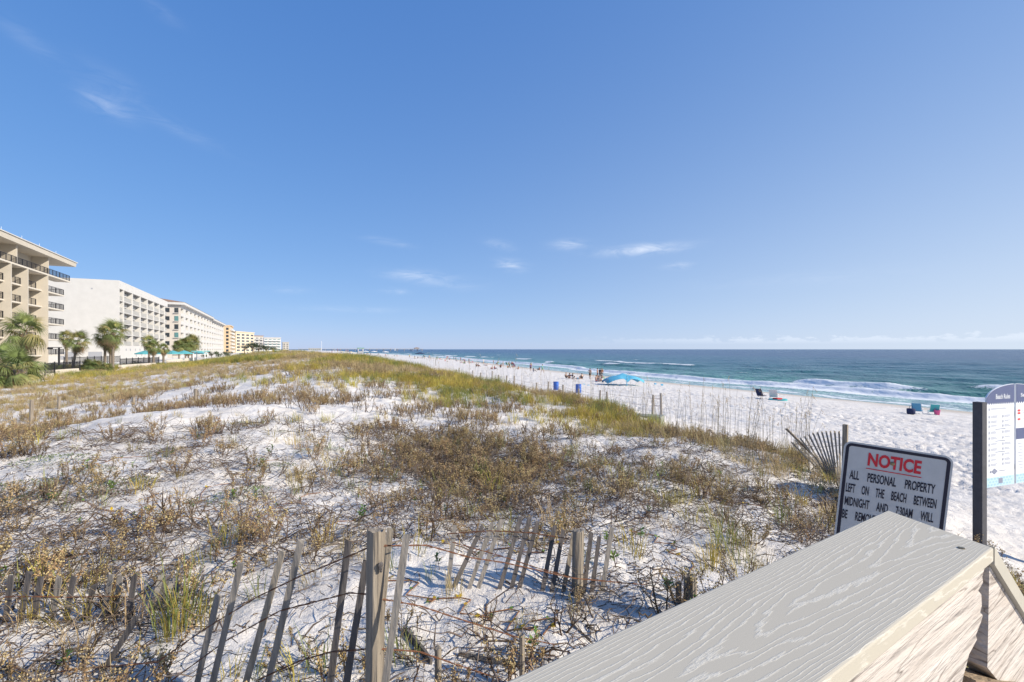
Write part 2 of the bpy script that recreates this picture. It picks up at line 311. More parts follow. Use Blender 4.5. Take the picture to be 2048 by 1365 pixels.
# swash: thin foam sheet edges by the shore
edge = np.exp(-((SO-(2.5+(al2-.5)*7))/1.1)**2)*.75+np.exp(-((SO-(-1+(al-.5)*8))/.8)**2)*.8
foam = np.maximum(foam, edge*(.5+.8*(al3-.3))); foam = np.maximum(foam, .40*sstep(.38, .62, al3)*(1-sstep(5, 15, SO)))
foam = np.clip(foam, 0, 1)*(1-.3*sstep(500, 2000, np.hypot(SX, SY)))
z = z+foam*(al3-.3)*.28*sstep(2, 8, SO)
z = np.where(SO < 6, np.maximum(z, height(SX, SY, False)*sstep(7, 0, SO)*0+z), z)
nr, nc = SX.shape; vid = np.arange(nr*nc).reshape(nr, nc)
q = np.stack([vid[:-1, :-1], vid[:-1, 1:], vid[1:, 1:], vid[1:, :-1]], -1).reshape(-1, 4)
def sea_mat():
    m = bpy.data.materials.new('sea_water'); m.use_nodes = True; t = m.node_tree; b = t.nodes['Principled BSDF']
    b.inputs['IOR'].default_value = 1.33; b.inputs['Roughness'].default_value = .22; b.inputs['Specular IOR Level'].default_value = .16
    at = t.nodes.new('ShaderNodeAttribute'); at.attribute_name = 'off'; af = t.nodes.new('ShaderNodeAttribute'); af.attribute_name = 'foam'
    r = t.nodes.new('ShaderNodeValToRGB'); els = r.color_ramp.elements
    els[0].position = 0; els[0].color = (.30, .40, .38, 1); els[1].position = 1; els[1].color = (.006, .042, .10, 1)
    for p, c in ((.10, (.15, .31, .27)), (.22, (.07, .19, .165)), (.42, (.038, .125, .13)), (.7, (.016, .085, .115))): e = els.new(p); e.color = (*c, 1)
    t.links.new(at.outputs['Fac'], r.inputs[0])
    g = t.nodes.new('ShaderNodeNewGeometry')
    n = t.nodes.new('ShaderNodeTexNoise'); n.inputs['Scale'].default_value = .035; n.inputs['Detail'].default_value = 6; t.links.new(g.outputs['Position'], n.inputs['Vector'])
    mr = t.nodes.new('ShaderNodeMapRange'); mr.inputs[3].default_value = .65; mr.inputs[4].default_value = 1.4; t.links.new(n.outputs[0], mr.inputs[0])
    mu = t.nodes.new('ShaderNodeMix'); mu.data_type = 'RGBA'; mu.blend_type = 'MULTIPLY'; mu.inputs[0].default_value = 1; t.links.new(r.outputs[0], mu.inputs[6]); t.links.new(mr.outputs[0], mu.inputs[7])
    nf = t.nodes.new('ShaderNodeTexNoise'); nf.inputs['Scale'].default_value = 2.6; nf.inputs['Detail'].default_value = 8; nf.inputs['Roughness'].default_value = .75; t.links.new(g.outputs['Position'], nf.inputs['Vector'])
    ad = t.nodes.new('ShaderNodeMath'); ad.operation = 'ADD'; t.links.new(af.outputs['Fac'], ad.inputs[0]); t.links.new(nf.outputs[0], ad.inputs[1])
    fr = t.nodes.new('ShaderNodeMapRange'); fr.inputs[1].default_value = .86; fr.inputs[2].default_value = 1.02; t.links.new(ad.outputs[0], fr.inputs[0])
    mx = t.nodes.new('ShaderNodeMix'); mx.data_type = 'RGBA'; t.links.new(fr.outputs[0], mx.inputs[0]); t.links.new(mu.outputs[2], mx.inputs[6]); mx.inputs[7].default_value = (.72, .74, .75, 1)
    t.links.new(mx.outputs[2], b.inputs['Base Color'])
    ro = t.nodes.new('ShaderNodeMapRange'); ro.inputs[3].default_value = .22; ro.inputs[4].default_value = .9; t.links.new(fr.outputs[0], ro.inputs[0]); t.links.new(ro.outputs[0], b.inputs['Roughness'])
    hs = None
    for sc, dist, st in ((.32, 1.35, (1, .55, 1)), (1.3, .22, (1, .6, 1)), (.06, 2.2, (1, .5, 1))):
        mp = t.nodes.new('ShaderNodeMapping'); mp.inputs['Scale'].default_value = st; mp.inputs['Rotation'].default_value = (0, 0, -.38); t.links.new(g.outputs['Position'], mp.inputs[0])
        nb = t.nodes.new('ShaderNodeTexNoise'); nb.inputs['Scale'].default_value = sc; nb.inputs['Detail'].default_value = 5; nb.inputs['Roughness'].default_value = .6; t.links.new(mp.outputs[0], nb.inputs['Vector'])
        bp = t.nodes.new('ShaderNodeBump'); bp.inputs['Strength'].default_value = .8; bp.inputs['Distance'].default_value = dist; t.links.new(nb.outputs[0], bp.inputs['Height'])
        if hs: t.links.new(hs, bp.inputs['Normal'])
        hs = bp.outputs[0]
    nm = t.nodes.new('ShaderNodeMix'); nm.data_type = 'VECTOR'; fm = t.nodes.new('ShaderNodeMath'); fm.operation = 'MULTIPLY'; fm.inputs[1].default_value = .7; t.links.new(fr.outputs[0], fm.inputs[0]); t.links.new(fm.outputs[0], nm.inputs[0]); t.links.new(hs, nm.inputs[4]); t.links.new(g.outputs['Normal'], nm.inputs[5]); t.links.new(nm.outputs[1], b.inputs['Normal'])
    return m
me = fast_mesh('sea', np.stack([SX, SY, z], -1).reshape(-1, 3), q, sea_mat())
for nm, arr in (('off', np.interp(SO, [0, 12, 25, 50, 110, 350], [0, .10, .22, .42, .7, 1])), ('foam', foam)):
    a = me.attributes.new(nm, 'FLOAT', 'POINT'); a.data.foreach_set('value', arr.ravel().astype(np.float32))
sea = bpy.data.objects.new('sea', me); COL.objects.link(sea); tag(sea, kind='structure')
# ================================================================== buildings
UROT = math.atan2(.9, -.435)
WHITE = mat('white_stucco', (.56, .55, .53), .9, var=.05, scale=.6, bump=.1, bscale=6)
BEIGE = mat('beige_stucco', (.50, .455, .385), .9, var=.06, scale=.7, bump=.15, bscale=8)
BEIGE2 = mat('pale_trim', (.60, .55, .47), .9, var=.05, scale=1)
CREAM = mat('cream_stucco', (.55, .51, .465), .9, var=.05, scale=.8)
YEL = mat('yellow_stucco', (.62, .46, .29), .9, var=.05, scale=.5)
YEL2 = mat('pale_yellow_stucco', (.66, .55, .40), .9, var=.05, scale=.5)
GREYW = mat('grey_wall', (.33, .34, .37), .9, var=.05)
IRON = mat('black_iron', (.022, .022, .026), .5)
GLASS = mat('dark_glass', (.035, .045, .055), .12, spec=.6)
TEALG = mat('teal_glass', (.10, .22, .23), .15, spec=.6)
PANELR = mat('pale_railing', (.70, .70, .68), .6)
GREYP = mat('grey_balustrade', (.40, .39, .36), .6)
DOORB = mat('beige_door', (.50, .46, .40), .6, var=.1, scale=2)
ROOFB = mat('brown_roof', (.30, .19, .13), .9, var=.2, scale=2)
FRAMEW = mat('white_frame', (.78, .78, .76), .5)
def railing(parent, s0, s1, y, z, name='railing', h=1.05, axis=0, m=None, step=.24):
    b = MB()
    def pt(s, zz): return (s, y, zz) if axis == 0 else (y, s, zz)
    b.bar(pt(s0, z+h), pt(s1, z+h), .07, .06); b.bar(pt(s0, z+.1), pt(s1, z+.1), .05, .05)
    n = max(2, int((s1-s0)/1.6))
    for i in range(n+1): s = s0+(s1-s0)*i/n; b.bar(pt(s, z), pt(s, z+h), .09, .09)
    k = int((s1-s0)/step)
    for i in range(1, k): s = s0+(s1-s0)*i/k; b.bar(pt(s, z+.1), pt(s, z+h), .03, .03)
    return b.build(name, m or IRON, parent)
def window(parent, s0, s1, y, z0, z1, m=GLASS, fr=FRAMEW, name='window', mull=1):
    f = MB(); t = .07
    f.box(s0, s1, y-.06, y+.02, z0, z0+t).box(s0, s1, y-.06, y+.02, z1-t, z1).box(s0, s0+t, y-.06, y+.02, z0+t, z1-t).box(s1-t, s1, y-.06, y+.02, z0+t, z1-t)
    for i in range(1, mull+1): c = s0+(s1-s0)*i/(mull+1); f.box(c-.04, c+.04, y-.06, y+.02, z0+t, z1-t)
    o = f.build(name, fr, parent)
    MB().box(s0+t, s1-t, y-.02, y+.01, z0+t, z1-t).build('pane', m, o)
    return o
# --- building 1
b1 = thing('beige_hotel', 'beige hotel with black balcony railings and flat overhanging roof behind the palms', 'building', (-69.9, 60.4, 2.1), UROT)
o = 14.0; Z = [2.9, 5.8, 8.7, 11.6, 14.5, 17.4]; RT = 20.4
MB().box(0, 19.3+o, 2.4, 17, 0, RT).build('wall', BEIGE, b1)
for s in (-8.5, -2.8, 2.9, 8.6, 16.5):
    MB().box(s+o-.15, s+o+.15, 0, 2.39, 0, Z[5]-.26).build('partition', BEIGE, b1)
for s in (-7, 5, 17): MB().box(s+o-.15, s+o+.15, .1, 2.39, Z[5]+.01, RT-.01).build('partition', BEIGE, b1)
for i, zz in enumerate(Z[:5]):
    MB().box(.0, 16.34+o, .8, 2.38, zz-.25, zz).build('balcony_slab', BEIGE2, b1)
    for (a, c) in ((-14, -8.65), (-8.35, -2.95), (-2.65, 2.75), (3.05, 8.45), (8.75, 14.2)):
        if a+o < 0: a = -o
        railing(b1, a+o+.05, c+o-.05, .9, zz); window(b1, a+o+.8, c+o-1.2, 2.37, zz+.05, zz+2.2, mull=2, name='sliding_door')
for (a, c) in ((-14, -8.65), (-8.35, -2.95), (-2.65, 2.75), (3.05, 8.45), (8.75, 14.2)): window(b1, a+o+.8, c+o-1.2, 2.37, .05, 2.3, mull=2, name='sliding_door')
MB().box(0, 27+o, 0, 2.38, Z[5]-.26, Z[5]).build('balcony_slab', BEIGE2, b1)
for (a, c) in ((-14, -7.15), (-6.85, 4.85), (5.15, 16.85), (17.15, 27)):
    railing(b1, a+o+.05, c+o-.05, .1, Z[5])
    if a < 17: window(b1, a+o+.8, a+o+5, 2.37, Z[5]+.05, Z[5]+2.2, mull=2, name='sliding_door')
MB().box(16.66+o, 19.3+o, 1.2, 2.39, 0, Z[5]-.27).build('end_bay', BEIGE2, b1)
for zz in Z[:5]+[0]:
    window(b1, 17.2+o, 18.2+o, 1.19, zz+.5, zz+2.3, m=TEALG, mull=0)
for zz in Z[:5]:
    MB().box(18.4+o, 26+o, .6, 5.5, zz-.25, zz).build('balcony_slab', BEIGE2, b1)
    railing(b1, 18.5+o, 25.9+o, .7, zz); railing(b1, .7, 5.4, 25.9+o, zz, axis=1)
MB().box(19.31+o, 20.6+o, 2.5, 6, 0, RT-.01).build('column_wall', BEIGE, b1)
MB().prism([(-15+o, RT), (28+o, RT), (28.4+o, RT+.85), (-15+o, RT+.85)], -.6, 18).build('roof', BEIGE, b1)
MB().box(-15.1+o, 28.6+o, -.75, 18.1, RT+.86, RT+1.0).build('roof_edge', WHITE, b1)
for s in (-1, 5.5, 12, 19): MB().bar((s+o, -.3, RT+1), (s+o, -.3, RT+1.6), .03, .03).build('lightning_rod', FRAMEW, b1)
# --- building 2
b2 = thing('white_hotel', 'white hotel block with blank end wall and grid of square recessed balconies', 'building', (-94.6, 118, 2), UROT)
L = 59.0; Z2 = [4.95+2.75*i for i in range(6)]; T2 = 20.6
MB().box(.41, L, 1.7, 22, 0, Z2[5]+.1).build('wall', WHITE, b2)
MB().box(0, .4, 0, 22.2, 0, T2).build('end_wall', WHITE, b2)
MB().box(.41, L, 0, .4, Z2[5]-.05, T2).build('parapet', WHITE, b2); MB().box(.41, L, .41, 22, Z2[5]+.11, T2-.6).build('roof', WHITE, b2)
MB().box(.41, L, .05, 1.69, 0, Z2[0]-.01).build('plinth', WHITE, b2)
ed = [.41, 4.2, 12.6, 21, 29.4, 37.8, 46.2, 54.6, L]
for s in ed[1:-1]: MB().box(s-.28, s+.28, .02, 1.69, Z2[0], Z2[5]-.06).build('partition', WHITE, b2)
for i in range(5):
    zz = Z2[i]
    if i: MB().box(.42, L-.02, .06, 1.68, zz-.2, zz).build('balcony_slab', WHITE, b2)
    for j in range(len(ed)-1):
        a = ed[j]+.3; c = ed[j+1]-.3
        MB().box(a, c, .22, .26, zz+.06, zz+1.05).build('balustrade', GREYP, b2)
        window(b2, a+.3, a+(c-a)*.62, 1.68, zz+.03, zz+2.2, m=DOORB, mull=1, name='sliding_door')
        MB().box(a+(c-a)*.66, c-.2, 1.1, 1.67, zz+1.5, zz+2.3).build('wall_unit', WHITE, b2)
for (s, zz) in ((6, 3.6), (10, 3.6), (15, 3.6), (20, 3.6), (16, 2), (22, 2)): MB().box(s, s+.7, .0, .04, zz, zz+.55).build('vent', GREYW, b2)
for y in (3.2, 8.2): MB().box(-.06, -.01, y, y+2.6, 1.6, 3.4).build('louvre', GREYW, b2)
MB().box(-.05, -.01, 5, 5.3, 18.2, 18.5).build('vent', GREYW, b2)
# --- building 3
b3 = thing('long_white_hotel', 'long white hotel with hipped overhanging roof and rows of small recessed windows', 'building', (-121, 179, 2.2), UROT)
MB().box(.3, 165, 1.8, 20, 0, 20).build('wall', CREAM, b3); MB().box(0, .29, 0, 20.2, 0, 20).build('end_wall', CREAM, b3)
zc = [3, 6, 9, 12, 15, 18]
edges = [0]+[c+dz for c in zc for dz in (-.85, .95)]+[20]
for i in range(0, len(edges), 2): MB().box(.3, 165, 0, 1.79, edges[i], edges[i+1]).build('facade_band', WHITE, b3)
for c in zc:
    for j in range(15):
        a = .3+j*10.98; MB().box(a+6.2, a+10.98 if j < 14 else 165, .03, 1.78, c-.85, c+.95).build('pier', WHITE, b3)
        if (j*7+int(c)*3) % 4: window(b3, a+2.6, a+5.6, 1.1, c-.8, c+.9, name='window')
        else: MB().box(a+3, a+6.1, .5, 1.6, c-.84, c+.2).build('screen', WHITE, b3)
for c in zc:
    window_o = MB().box(-.06, -.01, 3.4, 5.2, c-.75, c+.75).build('window', GLASS, b3)
    MB().box(-.1, -.01, .7, 1.9, c-.85, c+.9).build('window', TEALG if c % 2 else GLASS, b3); MB().box(-.5, -.02, .5, 2.1, c-1.1, c-.9).build('balcony_slab', WHITE, b3)
for (s0, s1, dz) in ((-1.2, 95, 0), (95.05, 166, -.5)):
    MB().box(s0, s1, -1.3, 21, 20.02+dz+.0, 20.9+dz).build('roof_fascia', WHITE, b3)
    b = MB(); h = 2.2
    b.add([(s0-.1, -1.4, 20.92+dz), (s1+.1, -1.4, 20.92+dz), (s1+.1, 21.1, 20.92+dz), (s0-.1, 21.1, 20.92+dz), (s0+8, 9.8, 20.92+h+dz), (s1-8, 9.8, 20.92+h+dz)], [(0, 1, 5, 4), (1, 2, 5), (2, 3, 4, 5), (3, 0, 4), (3, 2, 1, 0)]).build('roof', ROOFB, b3)
# --- far buildings
def far_building(name, label, x, y, dirv, L, D, z0, z1, rows, cols, m, balc=None, sidecols=2, wm_=GLASS, roof=None, side=None):
    r = math.atan2(dirv[1], dirv[0]); t = thing(name, label, 'building', (x, y, z0), r); Hh = z1-z0
    MB().box(0, L, 0, D, 0, Hh).build('wall', m, t)
    fl = (Hh-1.5)/rows
    for i in range(rows):
        for j in range(cols):
            a = L*(j+.18)/cols; c = L*(j+.82)/cols; zz = .9+i*fl
            window(t, a, c, -.02, zz+.3, zz+fl*.72, m=wm_, mull=1)
            if balc: MB().box(a-.4, c+.4, -1.5, -.07, zz+.0, zz+.2).build('balcony_slab', balc, t); MB().box(a-.4, c+.4, -1.5, -1.42, zz+.21, zz+1.1).build('balustrade', balc, t)
        for j in range(sidecols):
            a = D*(j+.25)/sidecols; c = a+1.8
            b = MB().box(-.08, -.01, a, c, .9+i*fl+.3, .9+i*fl+fl*.72).build('window', wm_, t)
    MB().box(-.4, L+.4, -.5, D+.4, Hh+.01, Hh+.7).build('roof', roof or m, t)
    if side: MB().box(-.06, -.01, .2, D-.2, .2, Hh-.2).build('side_panel', side, t)
    return t
far_building('yellow_hotel', 'tall yellow apartment tower next to the long white hotel', -230, 400, (-.435, .9), 30, 14, 3, 25, 7, 4, YEL, PANELR, sidecols=3)
far_building('pale_yellow_hotel', 'lower pale yellow apartment block beyond the taller yellow tower', -243.5, 432, (-.1, .99), 38, 20, 3, 21.3, 6, 4, YEL2, None)
far_building('brown_roofed_block', 'small white apartment block with brown roof between yellow and grey-sided blocks', -277, 520, (.75, .66), 12, 16, 3, 20, 5, 3, CREAM, WHITE, roof=ROOFB)
far_building('grey_sided_block', 'white apartment block with plain grey side wall down the beach', -283.5, 560, (.86, .51), 17.5, 13, 3, 19, 5, 4, WHITE, PANELR, sidecols=0, side=GREYW, wm_=TEALG)
far_building('low_brown_block', 'smallest brownish building past the grey-sided block', -290, 620, (.86, .5), 7, 8, 3, 14.5, 4, 2, DOORB, None)
far_building('low_white_pavilion', 'low white pavilion far down the beach by the pier', -590, 1420, (.95, .3), 34, 14, 3.5, 8.5, 1, 6, WHITE, None)
# ================================================================== pier
t = thing('fishing_pier', 'long fishing pier on tall piles reaching out into the sea', 'pier', (-600, 1375, 0), math.atan2(146, 303))
PC = mat('pier_concrete', (.40, .36, .33), .9, var=.1, scale=.2); LP = 348
MB().box(0, LP, -3, 3, 6.2, 7.0).build('deck', PC, t)
for i in range(17):
    s = 10+i*20.6; b = MB()
    for y in (-2.4, 2.4): b.tube([(s, y, -3), (s, y, 6.2)], .45, 6)
    b.box(s-.6, s+.6, -3.2, 3.2, 5.4, 6.19).build('pile_bent', PC, t)
for y in (-2.9, 2.9):
    b = MB(); b.bar((0, y, 8.1), (LP, y, 8.1), .12, .12)
    for i in range(0, 175): b.bar((i*2, y, 7), (i*2, y, 8.1), .1, .1)
    b.build('railing', PC, t)
for i in range(6): MB().bar((40+i*55, 2.9, 7), (40+i*55, 2.9, 12), .2, .2).build('lamp_post', PC, t)
MB().box(322, LP+8, -8, 8, 6.15, 7.05).build('end_platform', PC, t); MB().box(330, 345, -3.5, 3.5, 7.06, 9.6).build('hut', GREYW, t)
b = MB(); b.add([(328, -5, 9.7), (347, -5, 9.7), (347, 5, 9.7), (328, 5, 9.7), (337.5, 0, 12)], [(0, 1, 4), (1, 2, 4), (2, 3, 4), (3, 0, 4), (3, 2, 1, 0)]).build('hut_roof', ROOFB, t)
for y in (-7, 7):
    for s in (324, 354): MB().tube([(s, y, -3), (s, y, 6.14)], .5, 6).build('pile', PC, t)
# ================================================================== palms
FRG = [mat('palm_green', (.19, .23, .08), .55, var=.3, scale=3, transl=.25, objrand=.25), mat('palm_olive', (.31, .28, .11), .6, var=.3, scale=3, transl=.25, objrand=.25), mat('palm_dead', (.28, .20, .11), .8, var=.2, objrand=.2)]
BARK = mat('palm_bark', (.20, .165, .13), .95, var=.3, scale=12, bump=.5, bscale=30)
BOOT = mat('palm_boots', (.30, .21, .12), .9, var=.3, scale=9)
def frond_mesh(seed, droop, m):
    r = random.Random(seed); b = MB(); n = 7
    pet = [(i/6*.48, 0, .06*math.sin(i/6*1.5)-droop*.1*(i/6)**2) for i in range(7)]
    b.tube(pet, [.013-.0012*i for i in range(7)], 4)
    ox, oy, oz = pet[-1]; N = 30
    for i in range(N):
        a = math.radians(-115+230*i/(N-1))+r.uniform(-.05, .05); Ln = .55*(1-.25*abs(a)/2)*r.uniform(.85, 1.08); w = .016
        d = Vector((math.cos(a), math.sin(a), 0)); side = Vector((-math.sin(a), math.cos(a), 0))
        pts = [Vector((ox, oy, oz))+d*(Ln*t)+Vector((0, 0, .10*math.sin(t*2.2)*math.cos(a*.5)-droop*.55*t**2.4-r.uniform(0, .03)*t)) for t in (0, .35, .7, 1)]
        ws = [.006, w, w*.7, .001]; vs = []
        for p, ww in zip(pts, ws): vs += [p-side*ww+Vector((0, 0, ww*.7)), p+side*ww+Vector((0, 0, ww*.7))]
        b.add(vs, [(0, 1, 3, 2), (2, 3, 5, 4), (4, 5, 7, 6)])
    return b.mesh('frond', m)
FR = [[frond_mesh(k*10+j, (.35, .6, .9)[j], FRG[k]) for j in range(3)] for k in range(3)]
def palm(label, x, y, z, h, R, trunk_r=.17, n=21, lean=(0, 0), seed=0, boots=True, grp='cabbage palms in front of the hotels', deadn=5, name='palm_tree'):
    r = random.Random(seed); t = thing(name, label, 'palm', (x, y, z), r.uniform(0, 6), grp)
    lx, ly = lean; m = 9
    pts = [(lx*(i/m)**1.6, ly*(i/m)**1.6, -.3+(h+.3)*i/m) for i in range(m+1)]
    MB().tube(pts, [trunk_r*(1.25 if i == 0 else 1+.06*math.sin(i*2.3)) for i in range(m+1)], 10).build('trunk', BARK, t, True)
    if boots:
        b = MB(); z0 = h*.55 if h > 2.2 else 0.15
        k = int((h-z0)/.075)
        for i in range(k):
            zz = z0+(h-z0)*i/k; a = i*2.4; px = lx*(zz/h)**1.6; py = ly*(zz/h)**1.6; rr0 = trunk_r*.9
            b.bar((px+math.cos(a)*rr0, py+math.sin(a)*rr0, zz), (px+math.cos(a)*(rr0+.2), py+math.sin(a)*(rr0+.2), zz+.26), .085, .03)
        b.build('boots', BOOT, t)
    for i in range(n+deadn):
        a = i*2.39996+r.uniform(-.3, .3)
        if i < n: el = math.radians(82-125*(i/n)**.9+r.uniform(-9, 9)); k = 0 if r.random() < .68 else 1
        else: el = math.radians(r.uniform(-80, -50)); k = 2
        j = 0 if el > .7 else (1 if el > -.1 else 2)
        inst('frond', FR[k][j], t, (lx, ly, h-.02*i/n), (r.uniform(-.4, .4), -el, a), R*r.uniform(.85, 1.12))
    return t
def palm_px(label, px, pyb, Y, pyc, Rpx, seed, lean=(0, 0), **k):
    x = (px-1024)/F*Y; z = H1(x, Y); h = CAMZ-(pyc-699)/F*Y-z
    return palm(label, x, Y, z-.05, h, Rpx/F*Y*1.05, seed=seed, lean=lean, **k)
palm_px('short stout palm with orange-brown booted trunk at the dune edge', 36, 770, 41, 738, 50, 1, trunk_r=.30, deadn=6, n=20)
palm_px('short dark-trunked palm tucked behind the stout booted palm', 6, 770, 43, 722, 44, 2, trunk_r=.26, n=20)
palm_px('taller palm with olive crown in front of the beige hotel balconies', 50, 765, 50, 662, 42, 3, trunk_r=.2, n=22)
palm_px('single leaning palm against the blank white end wall', 146, 738, 74, 683, 26, 4, lean=(.8, 0))
palm_px('slim palm half hidden beside the beige hotel corner', 133, 736, 78, 676, 17, 5)
palm_px('left palm of the three before the white balcony grid', 210, 738, 72, 671, 25, 6)
palm_px('tallest palm of the three before the white balcony grid', 226, 741, 70, 665, 30, 7)
palm_px('thin palm between the two larger ones before the white balcony grid', 221, 741, 72.5, 684, 22, 8)
palm_px('taller palm by the pool fence and teal parasols', 298, 733, 90, 684, 17, 9)
palm_px('middle palm by the pool fence and teal parasols', 307, 735, 84, 694, 17, 10)
palm_px('short thin palm standing apart beside the teal parasols', 327, 733, 86, 697, 13, 11)
for i, (px, pyc, rp) in enumerate(((358, 694, 15), (371, 690, 18), (384, 686, 19), (377, 698, 14))):
    palm_px('bushy palm in the dense clump before the long white hotel', px, 712, 120+i*4, pyc, rp, 20+i, n=40, grp='palm clump before the long white hotel')
for i, (px, pyb, Y, rp) in enumerate(((192, 735, 70, 24), (176, 733, 74, 20), (212, 738, 69, 18), (100, 742, 60, 26), (60, 752, 52, 26), (2, 770, 40, 22))):
    x = (px-1024)/F*Y; palm('low green palmetto bush growing by the hotel garden', x, Y, H1(x, Y), .25, rp/F*Y, seed=40+i, n=26, boots=False, grp='palmetto bushes in the hotel gardens', deadn=0, name='palmetto_bush')
# leafy trees and bushes far off
LEAF = mat('dark_leaves', (.055, .075, .032), .6, var=.3, transl=.2, objrand=.25); TWOOD = mat('tree_bark', (.14, .10, .07), .95, var=.3)
def leafy(seed, n=1500):
    r = random.Random(seed); b = MB(); cl = [(Vector((r.uniform(-.7, .7), r.uniform(-.7, .7), r.uniform(-.25, .45))), r.uniform(.28, .48)) for _ in range(9)]
    for i in range(n):
        c, q = r.choice(cl); d = Vector((r.gauss(0, 1), r.gauss(0, 1), r.gauss(0, .8))).normalized()*q*r.uniform(.6, 1.05); p = c+d
        u = Vector((r.gauss(0, 1), r.gauss(0, 1), r.gauss(0, 1))).normalized()*.05; w = u.orthogonal().normalized()*.028
        b.add([p-u, p-w, p+u, p+w], [(0, 1, 2, 3)])
    return b.mesh('crown', LEAF)
CR = [leafy(s) for s in (1, 2, 3)]
def tree(label, px, pyt, Y, wpx, grp, name='leafy_tree'):
    x = (px-1024)/F*Y; z = H1(x, Y); top = CAMZ-(pyt-699)/F*Y; R = wpx/F*Y/1.9
    t = thing(name, label, 'tree', (x, Y, z), random.uniform(0, 6), grp); hc = top-z-R*.75
    if hc > R*.6:
        MB().tube([(0, 0, -.2), (.1*R, 0, hc*.6), (0, 0, hc)], [R*.09, R*.07, R*.05], 7).build('trunk', TWOOD, t)
        b = MB()
        for k in range(4): a = k*1.6; b.tube([(0, 0, hc*.6), (math.cos(a)*R*.5, math.sin(a)*R*.5, hc+R*.2)], [R*.05, R*.02], 5)
        b.build('limb', TWOOD, t)
    else: hc = R*.55
    inst('crown', CR[random.randrange(3)], t, (0, 0, hc), (0, 0, random.uniform(0, 6)), (R*1.05, R*1.05, R*.95))
for (px, pyt, Y, w) in ((489, 687, 240, 20), (505, 684, 250, 22), (518, 686, 255, 24), (532, 689, 260, 20), (546, 692, 265, 16)):
    tree('dark round tree below the yellow and grey-sided apartment blocks', px, pyt, Y, w, 'dark trees below the far apartment blocks')
for (px, pyt, Y, w) in ((424, 702, 150, 16), (440, 703, 160, 20), (452, 704, 170, 18), (410, 707, 125, 16)):
    tree('green hedge bush at the foot of the long white hotel', px, pyt, Y, w, 'bushes at the foot of the long white hotel', 'hedge_bush')
for (px, pyt, Y, w) in ((275, 722, 84, 18), (290, 724, 82, 14), (45, 735, 56, 34), (130, 728, 70, 18), (20, 742, 45, 22)):
    tree('round green garden shrub behind the black picket fence', px, pyt, Y, w, 'shrubs behind the black picket fence', 'garden_shrub')
# ================================================================== hotel gardens
BLOCK = mat('cream_block', (.62, .55, .46), .9, var=.12, scale=3, bump=.3, bscale=10)
def px_ground(px, Y): x = (px-1024)/F*Y; return Vector((x, Y, H1(x, Y)))
def low_wall(label, a, c, h=.7, w=.4):
    A = px_ground(*a); C = px_ground(*c); d = C-A; L = math.hypot(d.x, d.y); n = max(3, int(L/.6)); rows = 3
    t = thing('retaining_wall', label, 'wall', (A.x, A.y, min(A.z, C.z)-.2), math.atan2(d.y, d.x))
    for r in range(rows):
        for i in range(n):
            s0 = L*i/n+(.3 if r % 2 else 0); MB().box(s0+.008, s0+L/n-.008, 0, w, r*h/rows*1.3+.004, (r+1)*h/rows*1.3-.004).build('block', BLOCK, t)
low_wall('cream block retaining wall under the black picket fence by the palmettos', (58, 55), (158, 64))
low_wall('cream block retaining wall beside the pool terrace', (243, 72), (312, 84))
low_wall('pale low wall running along the parasol terrace', (335, 92), (395, 122), .8, .25)
def picket(label, a, c, h=1.3):
    A = px_ground(*a); C = px_ground(*c); d = C-A; L = math.hypot(d.x, d.y)
    t = thing('picket_fence', label, 'fence', (A.x, A.y, min(A.z, C.z)+.3), math.atan2(d.y, d.x)); n = int(L/2)
    for k in range(n+1): MB().bar((L*k/n, 0, -.4), (L*k/n, 0, h+.1), .09, .09).build('post', IRON, t)
    for zz in (.15, h-.1): MB().bar((0, 0, zz), (L, 0, zz), .05, .05).build('rail', IRON, t)
    b = MB()
    for k in range(int(L/.16)): b.bar((k*.16, 0, .1), (k*.16, 0, h), .03, .03)
    tag(b.build('pickets', IRON, t), kind='stuff')
picket('black iron picket fence running behind the palmettos', (90, 57), (160, 66)); picket('black iron picket fence along the pool terrace', (240, 74), (318, 88)); picket('distant black iron fence before the white hotel plinth', (128, 84), (240, 100))
TEAL = mat('teal_canvas', (.13, .46, .50), .8, transl=.3, var=.06); POLE = mat('white_pole', (.7, .7, .7), .5); TEALP = mat('teal_paint', (.15, .42, .42), .6)
def parasol(label, x, y, z, R=1.5, h=2.4, m=TEAL, grp=None, cat='parasol'):
    t = thing('parasol', label, cat, (x, y, z), random.uniform(0, 1), grp)
    MB().tube([(0, 0, -.1), (0, 0, h)], .03, 6).build('pole', POLE, t)
    b = MB(); n = 8; vs = [(0, 0, h+.05)]+[(R*math.cos(2*math.pi*i/n), R*math.sin(2*math.pi*i/n), h-.55) for i in range(n)]+[(R*math.cos(2*math.pi*i/n)*.99, R*math.sin(2*math.pi*i/n)*.99, h-.72) for i in range(n)]
    b.add(vs, [(0, 1+i, 1+(i+1) % n) for i in range(n)]+[(1+i, 1+n+i, 1+n+(i+1) % n, 1+(i+1) % n) for i in range(n)]); c = b.build('canopy', m, t)
    b = MB()
    for i in range(n): a = 2*math.pi*i/n; b.bar((0, 0, h-.5), (R*.97*math.cos(a), R*.97*math.sin(a), h-.56), .02, .02)
    b.build('ribs', POLE, t)
    return t
for (px, Y) in ((290, 95), (312, 97), (345, 100), (368, 105), (398, 118)):
    g = px_ground(px, Y); parasol('open teal parasol on the hotel pool terrace', g.x, g.y, g.z, 1.7, 2.5, grp='teal parasols on the pool terrace')
g = px_ground(410, 112); t = thing('pergola', 'teal roofed beach pergola with white posts beside the dune path', 'pergola', (g.x, g.y, g.z), UROT)
for (s, y) in ((0, 0), (5, 0), (0, 2.2), (5, 2.2)): MB().box(s-.1, s+.1, y-.1, y+.1, -.2, 2.3).build('post', POLE, t)
